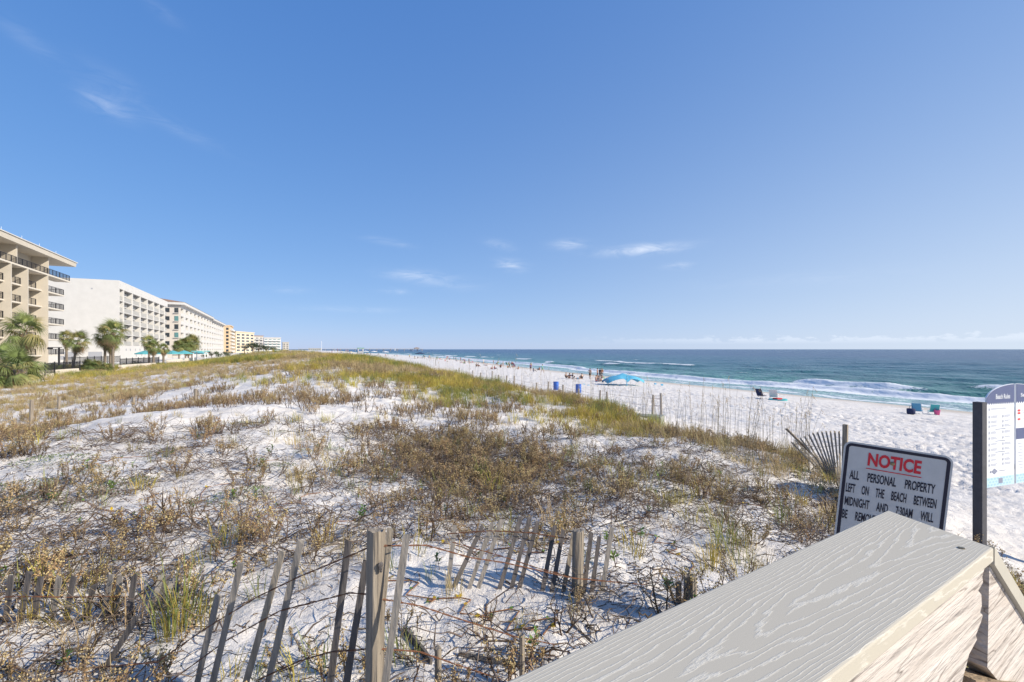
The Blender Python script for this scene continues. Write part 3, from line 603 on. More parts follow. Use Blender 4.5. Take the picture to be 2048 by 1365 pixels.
MB().box(-.6, 5.6, -.4, 2.6, 2.31, 2.5).build('roof', TEALP, t)
for zz in (.5, 1): MB().bar((0, -.12, zz), (5, -.12, zz), .06, .12).build('rail', POLE, t)
g = px_ground(118, 66); t = thing('garden_lamp', 'dark garden lamp post with flat top among the palms', 'lamp', tuple(g))
MB().bar((0, 0, -.1), (0, 0, 3.4), .16, .16).build('post', IRON, t); MB().box(-1.4, .3, -.15, .15, 3.41, 3.5).build('arm', IRON, t); MB().box(-1.4, -1.0, -.2, .2, 3.2, 3.4).build('lamp_head', IRON, t)
# sand path with rope fence left of the far ridge
FWOOD = mat('weathered_wood', (.30, .27, .235), .9, var=.3, scale=20, bump=.4, bscale=30, stretch=(1, 1, .15))
def posts_row(label, pts, h, group, r=.07, sag=True, cat='fence', wires=2, name='post_fence'):
    A = [Vector((p[0], p[1], H1(p[0], p[1]))) for p in pts]
    t = thing(name, label, cat, tuple(A[0]), 0, group)
    for p in A:
        hh = h*random.uniform(.85, 1.1); l = p-A[0]; tx = random.uniform(-.06, .06)
        MB().tube([l+Vector((0, 0, -.3)), l+Vector((tx*.5, 0, hh*.5)), l+Vector((tx, 0, hh))], [r, r*.97, r*.93], 8).build('post', FWOOD, t)
    for w in range(wires):
        b = MB(); pl = []
        for i, p in enumerate(A):
            l = p-A[0]+Vector((0, 0, h*(.82-.33*w))); pl.append(l)
            if i+1 < len(A): n = A[i+1]-A[0]+Vector((0, 0, h*(.82-.33*w))); pl.append((l+n)/2-Vector((0, 0, .06)))
        b.tube(pl, .006, 4).build('wire', mat('rusty_wire', (.16, .07, .035), .8, var=.4, scale=60), t)
    return t
for (a, c, n, lb) in (((-49, 85), (-40, 118), 9, 'post and wire fence along the sandy path past the pergola'), ((-46, 80), (-37, 105), 8, 'post and wire fence climbing beside the far grassy ridge')):
    posts_row(lb, [(a[0]+(c[0]-a[0])*i/n, a[1]+(c[1]-a[1])*i/n) for i in range(n+1)], 1.0, None)
g = px_ground(483, 108); t = thing('path_sign', 'small grey board sign on two posts above the dune path', 'sign', tuple(g))
for s in (-.45, .45): MB().box(s-.05, s+.05, -.05, .05, -.2, 1.5).build('post', FWOOD, t)
MB().box(-.5, .5, -.08, -.055, .6, 1.5).build('board', GREYW, t)
g = RG(643, 706); Yp = 300; x = (643-1024)/F*Yp; t = thing('white_mast', 'tall thin white pole standing on the far beach', 'pole', (x, Yp, H1(x, Yp)))
MB().tube([(0, 0, -.3), (0, 0, 7.2)], .1, 8).build('mast', POLE, t); MB().box(-.25, .25, -.25, .25, -.2, .3).build('base', PC, t)
#==SECTION3==
# ================================================================== dune vegetation
PROTO = {}
def proto_col(name, meshes):
    c = bpy.data.collections.new(name)
    for i, me in enumerate(meshes): ob = bpy.data.objects.new('%s_%02d' % (name, i), me); c.objects.link(ob)
    return c
def scatter(name, label, cat, P3, rot, scl, idx, col):
    me = bpy.data.meshes.new(name); n = len(P3); me.vertices.add(n); me.vertices.foreach_set('co', np.asarray(P3, np.float32).ravel())
    for nm, ty, arr in (('rot', 'FLOAT_VECTOR', rot), ('scl', 'FLOAT', scl), ('idx', 'INT', idx)):
        a = me.attributes.new(nm, ty, 'POINT')
        if ty == 'FLOAT_VECTOR': a.data.foreach_set('vector', np.asarray(arr, np.float32).ravel())
        else: a.data.foreach_set('value', np.asarray(arr, np.float32 if ty == 'FLOAT' else np.int32))
    o = bpy.data.objects.new(name, me); COL.objects.link(o)
    g = bpy.data.node_groups.new(name+'_nodes', 'GeometryNodeTree'); g.interface.new_socket('Geometry', in_out='INPUT', socket_type='NodeSocketGeometry'); g.interface.new_socket('Geometry', in_out='OUTPUT', socket_type='NodeSocketGeometry')
    N = g.nodes; gi = N.new('NodeGroupInput'); go = N.new('NodeGroupOutput'); ip = N.new('GeometryNodeInstanceOnPoints'); ci = N.new('GeometryNodeCollectionInfo')
    ci.inputs['Collection'].default_value = col; ci.inputs['Separate Children'].default_value = True; ci.inputs['Reset Children'].default_value = True
    ip.inputs['Pick Instance'].default_value = True
    def na(nm, ty): x = N.new('GeometryNodeInputNamedAttribute'); x.data_type = ty; x.inputs['Name'].default_value = nm; return x.outputs['Attribute']
    g.links.new(gi.outputs[0], ip.inputs['Points']); g.links.new(ci.outputs[0], ip.inputs['Instance']); g.links.new(na('idx', 'INT'), ip.inputs['Instance Index'])
    e = N.new('FunctionNodeEulerToRotation'); g.links.new(na('rot', 'FLOAT_VECTOR'), e.inputs[0]); g.links.new(e.outputs[0], ip.inputs['Rotation']); g.links.new(na('scl', 'FLOAT'), ip.inputs['Scale']); g.links.new(ip.outputs[0], go.inputs[0])
    md = o.modifiers.new('scatter', 'NODES'); md.node_group = g
    return tag(o, label, cat, kind='stuff')
G_YEL = mat('grass_yellow', (.46, .37, .085), .7, var=.25, scale=5, transl=.35, objrand=.28)
G_TAN = mat('grass_tan', (.44, .34, .18), .75, var=.25, scale=5, transl=.3, objrand=.25)
G_GRN = mat('grass_green', (.24, .26, .075), .65, var=.25, scale=5, transl=.35, objrand=.3)
def tuft(seed, n, h, spread, w, m, bend=.5):
    r = random.Random(seed); b = MB()
    for i in range(n):
        a = r.uniform(0, 6.28); rad = spread*math.sqrt(r.random())*.35; x0 = math.cos(a)*rad; y0 = math.sin(a)*rad
        a2 = a+r.uniform(-.9, .9); L = h*r.uniform(.5, 1.05); out = bend*L*r.uniform(.25, 1); d = Vector((math.cos(a2), math.sin(a2), 0)); sd = Vector((-d.y, d.x, 0))*w*r.uniform(.6, 1.1)
        pts = [Vector((x0, y0, -.03))+d*(out*t**1.8)+Vector((0, 0, L*(t-.28*bend*t**2.6))) for t in (0, .4, .75, 1)]
        b.add([pts[0]-sd*.7, pts[0]+sd*.7, pts[1]-sd, pts[1]+sd, pts[2]-sd*.6, pts[2]+sd*.6, pts[3]], [(0, 1, 3, 2), (2, 3, 5, 4), (4, 5, 6)])
    return b.mesh('tuft', m)
TUFTS = [tuft(1, 42, .62, .55, .006, G_YEL), tuft(2, 40, .55, .6, .006, G_YEL, .7), tuft(3, 44, .7, .5, .0055, G_GRN), tuft(4, 46, .45, .7, .006, G_TAN, .9), tuft(5, 36, .6, .5, .0055, G_TAN, .6), tuft(6, 40, .5, .6, .006, G_YEL, .8)]
STEM = mat('dead_stem', (.085, .056, .036), .9, var=.35, scale=30, objrand=.25)
STEM2 = mat('grey_stem', (.15, .115, .09), .9, var=.3, scale=30, objrand=.25)
HEAD = mat('seed_head', (.56, .43, .215), .9, var=.25, scale=40, transl=.2, objrand=.2)
DLEAF = mat('dry_leaf', (.33, .225, .105), .8, var=.35, scale=30, transl=.2, objrand=.25)
def octa(b, c, r, rnd):
    q = [Vector(v)*r*rnd.uniform(.7, 1.25) for v in ((1, 0, 0), (-1, 0, 0), (0, 1, 0), (0, -1, 0), (0, 0, 1), (0, 0, -1))]
    b.add([c+v for v in q], [(0, 2, 4), (2, 1, 4), (1, 3, 4), (3, 0, 4), (2, 0, 5), (1, 2, 5), (3, 1, 5), (0, 3, 5)])
def shrub(seed, nb, h, spread, heads=1., leaf=1., thick=1.):
    r = random.Random(seed); st = MB(); hd = MB(); lf = MB()
    def grow(p, a, up, L, rad, depth):
        pts = [Vector(p)]; n = 6; d = Vector((math.cos(a)*(1-up), math.sin(a)*(1-up), up)).normalized()
        for i in range(n):
            d = (d+Vector((r.uniform(-.22, .22), r.uniform(-.22, .22), .20+r.uniform(-.1, .1)))).normalized(); pts.append(pts[-1]+d*L/n)
        st.tube(pts, [rad*(1-.75*i/n) for i in range(n+1)], 4, False)
        for i in range(1, n+1):
            for _ in range(int(3.2*leaf*r.random()+leaf)):
                c = pts[i]+Vector((r.gauss(0, 1), r.gauss(0, 1), r.gauss(0, 1)))*.008; u = Vector((r.gauss(0, 1), r.gauss(0, 1), r.gauss(0, .8))).normalized(); k = r.uniform(.012, .03); w = u.orthogonal().normalized()*k*.3
                lf.add([c, c+u*k*.5+w, c+u*k, c+u*k*.5-w], [(0, 1, 2, 3)])
        if depth:
            for _ in range(r.choice((1, 2, 2, 3))):
                i = r.randrange(2, n); grow(pts[i], a+r.uniform(-1.4, 1.4), r.uniform(.35, .8), L*r.uniform(.35, .6), rad*.55, depth-1)
        if r.random() < .85*heads:
            for _ in range(r.randrange(3, 8)):
                c = pts[-1]+Vector((r.gauss(0, .035), r.gauss(0, .035), r.gauss(.01, .025))); octa(hd, c, r.uniform(.007, .014), r); st.tube([pts[-1], c], .0015, 3, False)
    for i in range(nb):
        a = 6.28*i/nb+r.uniform(-.5, .5); grow((r.uniform(-.05, .05)*spread*3, r.uniform(-.05, .05)*spread*3, -.04), a, r.uniform(.3, .75)/spread**.3, h*r.uniform(.7, 1.25), r.uniform(.006, .011)*thick, 2)
    m = STEM if seed % 3 else STEM2
    return st.mesh('dead_shrub', m), hd.mesh('seed_head', HEAD), lf.mesh('dry_leaves', DLEAF)
SHR = [shrub(11, 5, .42, 1.2, .6), shrub(12, 7, .36, 1.6, .3), shrub(13, 4, .5, 1., .1, .7, 1.5), shrub(14, 8, .32, 2, .5), shrub(15, 6, .46, 1.4, .6, 1.0), shrub(16, 3, .42, 1.1, .05, .6, 1.6), shrub(18, 9, .42, 1.3, .75, 1.1), shrub(21, 5, .38, 1.7, .1, .5, 1.5)]
def joined(k):
    b = MB(); mats = []; idx = []
    me = bpy.data.meshes.new('shrub_mass'); V = []; Fc = []; mi = []
    for j, m in enumerate(SHR[k]):
        o = len(V); V += [tuple(v.co) for v in m.vertices]
        for p in m.polygons: Fc.append(tuple(i+o for i in p.vertices)); mi.append(j)
        me.materials.append(m.materials[0])
    me.from_pydata(V, [], Fc); me.polygons.foreach_set('material_index', mi); me.update(); return me
crest = np.array([(7.5, 6), (6.7, 10.5), (7.2, 12.5), (6.5, 15), (4.9, 17.4), (4.2, 22), (2, 26), (-4.4, 35), (-12, 47), (-20, 60), (-36, 76), (-60, 130), (-110, 240)], float)
def dist_poly(x, y, pl):
    d = np.full(np.shape(x), 1e9); sd = np.zeros(np.shape(x))
    for a, b in zip(pl[:-1], pl[1:]):
        v = b-a; t = np.clip(((x-a[0])*v[0]+(y-a[1])*v[1])/(v@v), 0, 1); ex = x-a[0]-t*v[0]; ey = y-a[1]-t*v[1]; dd = np.hypot(ex, ey); s = np.sign(v[0]*ey-v[1]*ex)
        m = dd < d; d = np.where(m, dd, d); sd = np.where(m, s, sd)
    return d*sd   # positive = inland side
def in_deck(x, y):   # under the boardwalk rail
    return (np.abs((x*.555-y*.832)) < 1.6) & (x*.832+y*.555 < 1.5)
BARE = [(x, y, r) for (x, y, r) in [(*RG(300, 835)[:2], 1.5), (*RG(450, 830)[:2], 1.8), (*RG(610, 890)[:2], 1.6), (*RG(30, 950)[:2], 1.3), (*RG(700, 1000)[:2], .8), (*RG(800, 1130)[:2], .7), (*RG(930, 1150)[:2], .8), (*RG(430, 1290)[:2], .5), (*RG(620, 1220)[:2], .5), (*RG(1060, 780)[:2], 1.2), (*RG(480, 760)[:2], 2.6), (*RG(540, 750)[:2], 2), (*RG(880, 810)[:2], 1.6), (*RG(750, 760)[:2], 1.4), (*RG(700, 1220)[:2], .5), (*RG(540, 1180)[:2], .35)]]
def bare(x, y):
    f = np.ones(np.shape(x))
    for (cx, cy, r) in BARE: f = f*(1-.93*np.exp(-(((x-cx)**2+(y-cy)**2)/r**2)**2))
    return f
def land(x, y): d = (Xw(y)-x)*.93; return np.maximum(sstep(50, 54, d)*(y > 60), sstep(-1.8, -.6, dist_poly(x, y, crest))*(y <= 62))
def dens_grass(x, y):
    s = dist_poly(x, y, crest); w = np.interp(y, [8, 15, 22, 35, 60, 90], [1.5, 2.2, 5, 11, 16, 25])
    ridge = np.where(s > 0, np.exp(-(s/w)**2), np.exp(-(s/np.interp(y, [8, 20, 40, 80], [.9, 1.1, 1.6, 3]))**2))*np.interp(y, [6, 10, 16, 24, 40], [.25, .45, .7, 1, 1])
    flat = sstep(19, 24, -x+0*y)*sstep(16, 26, y)*(.75+.25*fbm(x/6, y/6, 8)) + sstep(36, 52, y)
    pn = fbm(x/3.2, y/3.2, 91, 3); patch = sstep(.42, .62, pn)
    far = sstep(26, 50, y)*.5
    return np.clip((ridge*(.35+.9*patch)+np.clip(flat, 0, 1)*(.35+.8*patch)+far*patch), 0, 1.2)*land(x, y)
def dens_shrub(x, y):
    pn = fbm(x/1.7, y/1.7, 95, 3); s = dist_poly(x, y, crest)
    hol = np.exp(-(((x+1.0)/1.9)**2+((y-10.5)/3.8)**2))*1.15+np.exp(-(((x+6.3)/2.2)**2+((y-5.2)/1.2)**2))*.5+np.exp(-(((x-4.6)/1.5)**2+((y-8.5)/1.5)**2))*.45
    midb = sstep(12, 19, y)*(1-sstep(36, 52, y))*.5
    return np.clip(.045+.42*sstep(.47, .66, pn)+hol+midb*sstep(.35, .55, pn), 0, 1.5)*bare(x, y)*land(x, y)*(s > -1.0)
rng = np.random.default_rng(3)
def sample(n, r0, r1, dens, amax=52, uniform=True):
    th_ = np.radians(rng.uniform(-amax, amax, n)); r = np.sqrt(rng.uniform(r0*r0, r1*r1, n)); x = r*np.sin(th_); y = r*np.cos(th_)
    k = rng.random(n) < dens(x, y); k &= ~in_deck(x, y); return x[k], y[k]
# --- yellow and tan grass
gx, gy, gi_, gs = [], [], [], []
for (r0, r1, per) in ((6, 16, 11), (16, 32, 13), (32, 60, 9), (60, 110, 3.2)):
    area = math.pi*(r1*r1-r0*r0)*104/360
    x, y = sample(int(area*per), r0, r1, dens_grass); gx.append(x); gy.append(y); gs.append(rng.uniform(.6, 1.15, len(x))*(1 if r1 < 60 else 1.25))
gx = np.concatenate(gx); gy = np.concatenate(gy); gs = np.concatenate(gs)
tone = fbm(gx/7, gy/7, 131, 3)
u = rng.random(len(gx)); gidx = np.where(tone > .55, np.where(u < .6, 2, 0), np.where(tone > .44, np.where(u < .5, 0, np.where(u < .8, 1, 5)), np.where(u < .55, 3, 4)))
left = (gx < -18) & (gy < 48); gidx = np.where(left & (u < .75), 3+(u < .4), gidx); gs = gs*np.where(left, .62, 1)
scatter('dune_grass', 'yellow and tan grass covering the dune ridge and flats', 'grass', np.c_[gx, gy, height(gx, gy)-.02], np.c_[rng.normal(0, .12, len(gx)), rng.normal(0, .12, len(gx)), rng.uniform(0, 6.28, len(gx))], gs, gidx, proto_col('tuft_kinds', TUFTS))
print('grass', len(gx))
# --- dead shrubs: 300 single ones, the rest as a mass
cand = []
for (r0, r1, per) in ((2.6, 7, 9), (7, 13, 9)):
    area = math.pi*(r1*r1-r0*r0)*104/360; x, y = sample(int(area*per), r0, r1, dens_shrub, 50); cand += list(zip(x, y))
cand.sort(key=lambda p: p[0]**2+p[1]**2)
single, rest = cand[:300], cand[300:]
SL = ['upright brown dune shrub with a few tan seed heads', 'low wide-spreading grey dead dune shrub', 'dead dune shrub of a few thick bare brown branches', 'flat sprawling brown dune shrub with many thin branches', 'leafy-stemmed grey dune shrub dotted with tan seed heads', 'sparse dead dune shrub with three thick bare curved stems', 'dense bushy grey dune shrub full of seed heads and dry leaves', 'sprawling dead dune shrub of thick bare dark branches']
for (x, y) in single:
    k = random.randrange(8); st, hd, lf = SHR[k]; pass
    o = inst('dead_shrub', st, None, (x, y, H1(x, y)), (random.gauss(0, .12), random.gauss(0, .12), random.uniform(0, 6.28)), random.uniform(.38, .85)); tag(o, SL[k], 'shrub', SL[k].replace('shrub', 'shrubs'))
    tag(inst('seed_heads', hd, o), kind='stuff'); tag(inst('dry_leaves', lf, o), kind='stuff')
mx_, my_ = [p[0] for p in rest], [p[1] for p in rest]
for (r0, r1, per) in ((13, 24, 7.5), (24, 45, 4.0)):
    area = math.pi*(r1*r1-r0*r0)*104/360; x, y = sample(int(area*per), r0, r1, lambda x, y: dens_shrub(x, y)*(1-.75*sstep(19, 24, -x)), 50); mx_ += list(x); my_ += list(y)
mx_ = np.array(mx_); my_ = np.array(my_); n = len(mx_); print('shrubs', n)
scatter('dead_shrub_cover', 'brown dead shrubs covering the middle of the dune', 'shrubs', np.c_[mx_, my_, height(mx_, my_)], np.c_[rng.normal(0, .1, n), rng.normal(0, .1, n), rng.uniform(0, 6.28, n)], rng.uniform(.45, .9, n), rng.integers(0, 8, n), proto_col('shrub_kinds', [joined(k) for k in range(8)]))
# --- litter: twigs and dry leaves on the sand
def litter(seed):
    r = random.Random(seed); b = MB()
    for i in range(9):
        x = r.gauss(0, .16); y = r.gauss(0, .16); a = r.uniform(0, 6.28); L = r.uniform(.03, .16); z0 = r.uniform(0, .015)
        b.tube([(x, y, z0), (x+math.cos(a)*L*.5, y+math.sin(a)*L*.5, z0+r.uniform(0, .03)), (x+math.cos(a+.4)*L, y+math.sin(a+.4)*L, z0+r.uniform(-.01, .03))], r.uniform(.0015, .004), 3, False)
    me1 = b.mesh('litter', STEM2 if seed % 2 else STEM); b = MB()
    return me1
x, y = sample(9000, 2.3, 13, lambda x, y: np.clip(.25+.75*dens_shrub(x, y), 0, 1)*land(x, y)*(.35+.65*bare(x, y)), 50)
n = len(x); scatter('dune_litter', 'dry twigs and stalks strewn over the dune sand', 'twigs', np.c_[x, y, height(x, y)], np.c_[rng.normal(0, .1, n), rng.normal(0, .1, n), rng.uniform(0, 6.28, n)], rng.uniform(.6, 1.4, n), rng.integers(0, 4, n), proto_col('litter_kinds', [litter(s) for s in range(4)]))
def tangle(seed):
    r = random.Random(seed); b = MB()
    for i in range(6):
        x = r.gauss(0, .22); y = r.gauss(0, .22); a = r.uniform(0, 6.28); p = [Vector((x, y, r.uniform(-.01, .02)))]; zz = 0
        for k in range(8): a += r.gauss(0, .45); zz = max(-.01, zz+r.gauss(.012, .03)); p.append(p[-1]+Vector((math.cos(a), math.sin(a), 0))*r.uniform(.04, .08)); p[-1].z = zz
        b.tube(p, [.0055*(1-.09*k)*r.uniform(.6, 1.2) for k in range(9)], 4, False)
    return b.mesh('tangle', STEM if seed % 2 else STEM2)
x, y = sample(5200, 2.3, 15, lambda x, y: np.clip(.07+.7*dens_shrub(x, y), 0, 1)*land(x, y)*(.25+.75*bare(x, y)), 50)
n = len(x); scatter('tangled_stems', 'tangle of creeping dead stems over the dune sand', 'stems', np.c_[x, y, height(x, y)], np.c_[rng.normal(0, .08, n), rng.normal(0, .08, n), rng.uniform(0, 6.28, n)], rng.uniform(.6, 1.5, n), rng.integers(0, 5, n), proto_col('tangle_kinds', [tangle(s) for s in range(5)]))
FT = [tuft(31, 22, .34, .3, .0035, G_TAN, .8), tuft(32, 18, .4, .25, .0035, G_GRN, .6), tuft(33, 26, .28, .45, .0035, G_TAN, 1.), tuft(34, 20, .42, .3, .004, G_YEL, .7)]
x, y = sample(3600, 2.6, 17, lambda x, y: np.clip(sstep(.5, .68, fbm(x/1.3, y/1.3, 171, 3))*(.55+.5*sstep(-1, 3, x))+.05, 0, 1)*land(x, y)*(.3+.7*bare(x, y)), 50)
n = len(x); scatter('sparse_dune_grass', 'thin tufts of tan and green grass dotted among the dead shrubs', 'grass', np.c_[x, y, height(x, y)], np.c_[rng.normal(0, .1, n), rng.normal(0, .1, n), rng.uniform(0, 6.28, n)], rng.uniform(.5, 1.2, n), rng.integers(0, 4, n), proto_col('fine_tuft_kinds', FT))
# --- green mats
MATL = mat('mat_leaf', (.17, .21, .095), .6, var=.3, scale=20, transl=.2, objrand=.2); YLEAF = mat('yellow_leaf', (.55, .38, .03), .6, var=.2, transl=.2); BGRN = mat('bright_leaf', (.14, .24, .05), .55, var=.25, scale=20, transl=.25, objrand=.2)
def leafmat(seed, n=420):
    r = random.Random(seed); b = MB()
    for i in range(n):
        a = r.uniform(0, 6.28); q = math.sqrt(r.random())*.5; x = math.cos(a)*q*1.3; y = math.sin(a)*q; z0 = .11*(1-(q/.5)**2)*r.uniform(.4, 1.1)
        d = Vector((r.gauss(0, 1), r.gauss(0, 1), r.uniform(.1, 1.1))).normalized(); w = d.cross(Vector((0, 0, 1))).normalized()*.012; L = r.uniform(.03, .06); c = Vector((x, y, z0))
        b.add([c, c+d*L*.5+w, c+d*L, c+d*L*.5-w], [(0, 1, 2, 3)])
    return b.mesh('green_mat', MATL)
GM = [leafmat(s) for s in (1, 2, 3)]
for (px, py, s) in ((235, 975, 1.5), (480, 992, 1.2), (605, 905, .8), (545, 936, 1.), (665, 900, .7), (485, 848, .8), (55, 975, 1.3), (50, 1005, 1.2), (110, 922, 1.5), (190, 940, .9), (740, 965, .7), (610, 880, .6), (560, 865, .7)):
    x, y, z_ = RG(px, py); tt = thing('green_mat', 'x', 'plant', (x, y, z_-.01), random.uniform(0, 6.28), None, s*.62); tag(inst('leaves', GM[random.randrange(3)], tt), kind='stuff'); tag(tt, 'low grey-green leafy mat plant spreading on the sand', 'plant', 'grey-green mat plants on the dune')
def seedling(seed):
    r = random.Random(seed); st = MB(); lf = MB(); h = .16
    for k in range(r.choice((1, 2, 3))):
        a = r.uniform(0, 6.28); tip = Vector((math.cos(a)*.05, math.sin(a)*.05, h*r.uniform(.7, 1.2))); st.tube([(0, 0, -.02), tip*.5+Vector((0, 0, .01)), tip], .004, 4, False)
        for i in range(16):
            t = r.uniform(.35, 1.05); c = tip*t; b_ = r.uniform(0, 6.28); d = Vector((math.cos(b_), math.sin(b_), r.uniform(.1, .9))).normalized(); w = d.cross(Vector((0, 0, 1))).normalized()*.011; L = r.uniform(.035, .07)
            lf.add([c, c+d*L*.5+w, c+d*L, c+d*L*.5-w], [(0, 1, 2, 3)])
    return st.mesh('stem', STEM), lf.mesh('leaves', BGRN)
SD = [seedling(s) for s in range(5)]
def put_seedling(x, y, s):
    st, lf = SD[random.randrange(5)]; o = inst('green_seedling', st, None, (x, y, H1(x, y)), (0, 0, random.uniform(0, 6)), s); tag(inst('leaves', lf, o), kind='stuff')
    tag(o, 'small bright green leafy seedling sprouting from the sand', 'plant', 'green seedlings on the dune')
x, y = sample(190, 2.6, 11, lambda x, y: .5*land(x, y), 48)
for a, b in zip(x, y): put_seedling(a, b, random.uniform(.6, 1.3))
# --- runner vines with yellow leaves
VINE = mat('runner_stem', (.24, .12, .06), .85, var=.3, scale=40)
for i, pts in enumerate([[(0, 870+150), (170, 935), (330, 905), (420, 890)], [(630, 1085), (760, 1010), (830, 985), (900, 960)], [(500, 1050), (560, 1015), (640, 985)], [(370, 1010), (470, 955), (560, 920)], [(760, 1150), (850, 1195), (960, 1225), (1050, 1250), (1120, 1265)], [(860, 1050), (1000, 1010), (1120, 985)], [(1280, 940), (1400, 985), (1500, 1010), (1620, 1060)], [(1130, 880), (1260, 930), (1330, 945)], [(150, 1000), (260, 1040), (420, 1050)], [(900, 1090), (1050, 1110), (1120, 1090)], [(1250, 1060), (1330, 1090), (1400, 1150)], [(60, 1130), (160, 1110), (300, 1120)]]):
    W = [Vector(RG(*p)) for p in pts]; pl = []
    for a, b in zip(W[:-1], W[1:]):
        for k in range(8):
            q = a.lerp(b, k/8); q.x += .10*math.sin(k*1.3+i*2); q.y += .08*math.sin(k*.9+i); q.z = H1(q.x, q.y)+.012; pl.append(q)
    t = thing('runner_vine', 'reddish runner stem creeping over the sand with yellow leaves', 'vine', tuple(pl[0]), 0, 'runner vines on the dune'); o0 = pl[0]
    MB().tube([p-o0 for p in pl], .0055, 5).build('stem', VINE, t); b = MB(); g = MB()
    for p in pl[::2]:
        for _ in range(2):
            c = p-o0; d = Vector((random.gauss(0, 1), random.gauss(0, 1), random.uniform(.2, 1))).normalized(); w = d.cross(Vector((0, 0, 1))).normalized()*.018; L = random.uniform(.03, .06)
            (b if random.random() < .55 else g).add([c, c+d*L*.5+w, c+d*L, c+d*L*.5-w], [(0, 1, 2, 3)])
    tag(b.build('yellow_leaves', YLEAF, t), kind='stuff')
    if g.v: tag(g.build('green_leaves', BGRN, t), kind='stuff')
# --- near grass clumps and tall sea oats
def clump(px, py, h, k, label='arching yellow-green grass clump standing alone on the sand', Y=None):
    x, y, z_ = RG(px, py); me = TUFTS[k]
    tag(inst('grass_clump', me, None, (x, y, z_), (0, 0, random.uniform(0, 6)), h/.6), label, 'grass', 'single grass clumps on the near dune')
for (px, py, h, k) in ((352, 1262, .55, 2), (365, 1266, .5, 0), (270, 1240, .45, 4), (905, 1200, .3, 4), (1265, 1110, .45, 1), (1450, 1100, .5, 2), (1490, 1090, .4, 5), (1330, 1010, .4, 0), (1560, 1050, .45, 2), (1250, 1000, .3, 4), (590, 960, .4, 3), (1000, 900, .4, 2), (985, 985, .5, 0), (1100, 1050, .45, 4), (1420, 1130, .4, 0), (1180, 985, .35, 2), (1600, 1010, .45, 0), (1530, 985, .4, 1), (1080, 1100, .3, 3), (1000, 1070, .4, 1), (960, 960, .5, 2)):
    clump(px, py, h, k)
OAT = mat('oat_stalk', (.24, .19, .11), .7, objrand=.25); OATH = mat('oat_head', (.45, .32, .15), .8, objrand=.2)
def oats(seed):
    r = random.Random(seed); st = MB(); hd = MB()
    for i in range(5):
        x0 = r.uniform(-.25, .25); y0 = r.uniform(-.25, .25); h = r.uniform(1.0, 1.85); lx = r.uniform(-.35, .15); pts = [Vector((x0+lx*t*t, y0+r.uniform(-.01, .01), h*t)) for t in (-.03, .3, .6, .85, 1)]
        st.tube(pts, [.0036, .0032, .0028, .0022, .0016], 4, False)
        if r.random() < .6:
            for k in range(10): c = pts[-1]+Vector((-.012*k*r.uniform(.3, 1), r.gauss(0, .008), -.012*k+.03)); octa(hd, c, r.uniform(.005, .010), r)
    return st.mesh('sea_oats', OAT), hd.mesh('seed_plume', OATH)
OT = [oats(s) for s in range(5)]
for (px, py) in [(p, q) for (p, q) in zip(np.linspace(1210, 1620, 42)+rng.normal(0, 12, 42), np.interp(np.linspace(1210, 1620, 42), [1210, 1300, 1450, 1620], [812, 850, 880, 925]))]+[(px, np.interp(px, [850, 1000, 1210], [742, 768, 812])) for px in np.linspace(850, 1205, 26)]:
    x, y, z_ = RG(px, py+16); st, hd = OT[random.randrange(5)]; o = inst('sea_oats', st, None, (x, y, z_), (0, 0, random.uniform(0, 6.28)), random.uniform(.75, 1.15)); 
    if hd.vertices: tag(inst('seed_plume', hd, o), kind='stuff')
    tag(o, 'tall thin dry sea oat stalks standing on the dune crest above the beach', 'sea oats', 'sea oats along the dune crest')
#==SECTION4==
# ================================================================== sand fences
SLATW = [mat('grey_slat', (.245, .22, .19), .9, var=.35, scale=22, bump=.5, bscale=40, stretch=(1, 1, .12)), mat('dark_slat', (.115, .102, .095), .9, var=.35, scale=22, bump=.5, bscale=40, stretch=(1, 1, .12)), mat('tan_slat', (.31, .265, .205), .9, var=.35, scale=22, bump=.5, bscale=40, stretch=(1, 1, .12))]
POSTW = mat('post_wood', (.12, .10, .08), .9, col2=(.37, .315, .245), scale=34, bump=1., bscale=40, stretch=(1, 1, .05))
WIRE = mat('rusty_wire', (.16, .07, .035), .8, var=.4, scale=60)
def slat_piece(parent, o0, a, b, w=.038, t=.009, k=None, name='slat'):
    """split weathered lath from a (top) to b (foot), slightly warped, uneven ends"""
    a = Vector(a)-o0; b = Vector(b)-o0; n = 5; d = (a-b); L = d.length; d.normalize(); side = d.cross(Vector((0, 1, .0))).normalized(); nor = side.cross(d)
    m = MB(); vs = []; bow = random.uniform(-.012, .012)
    for i in range(n+1):
        c = b+d*L*i/n+nor*bow*math.sin(math.pi*i/n); ww = w/2*random.uniform(.9, 1.08)
        for (sx_, sy_) in ((-1, -1), (1, -1), (1, 1), (-1, 1)): vs.append(c+side*sx_*ww+nor*sy_*t/2+(d*random.uniform(-.02, .02) if i == n else Vector()))
    fs = [(3, 2, 1, 0), tuple(n*4+j for j in range(4))]
    for i in range(n):
        for j in range(4): fs.append((i*4+j, i*4+(j+1) % 4, i*4+4+(j+1) % 4, i*4+4+j))
    return m.add(vs, fs).build(name, SLATW[random.choice((0, 0, 1, 2)) if k is None else k], parent)
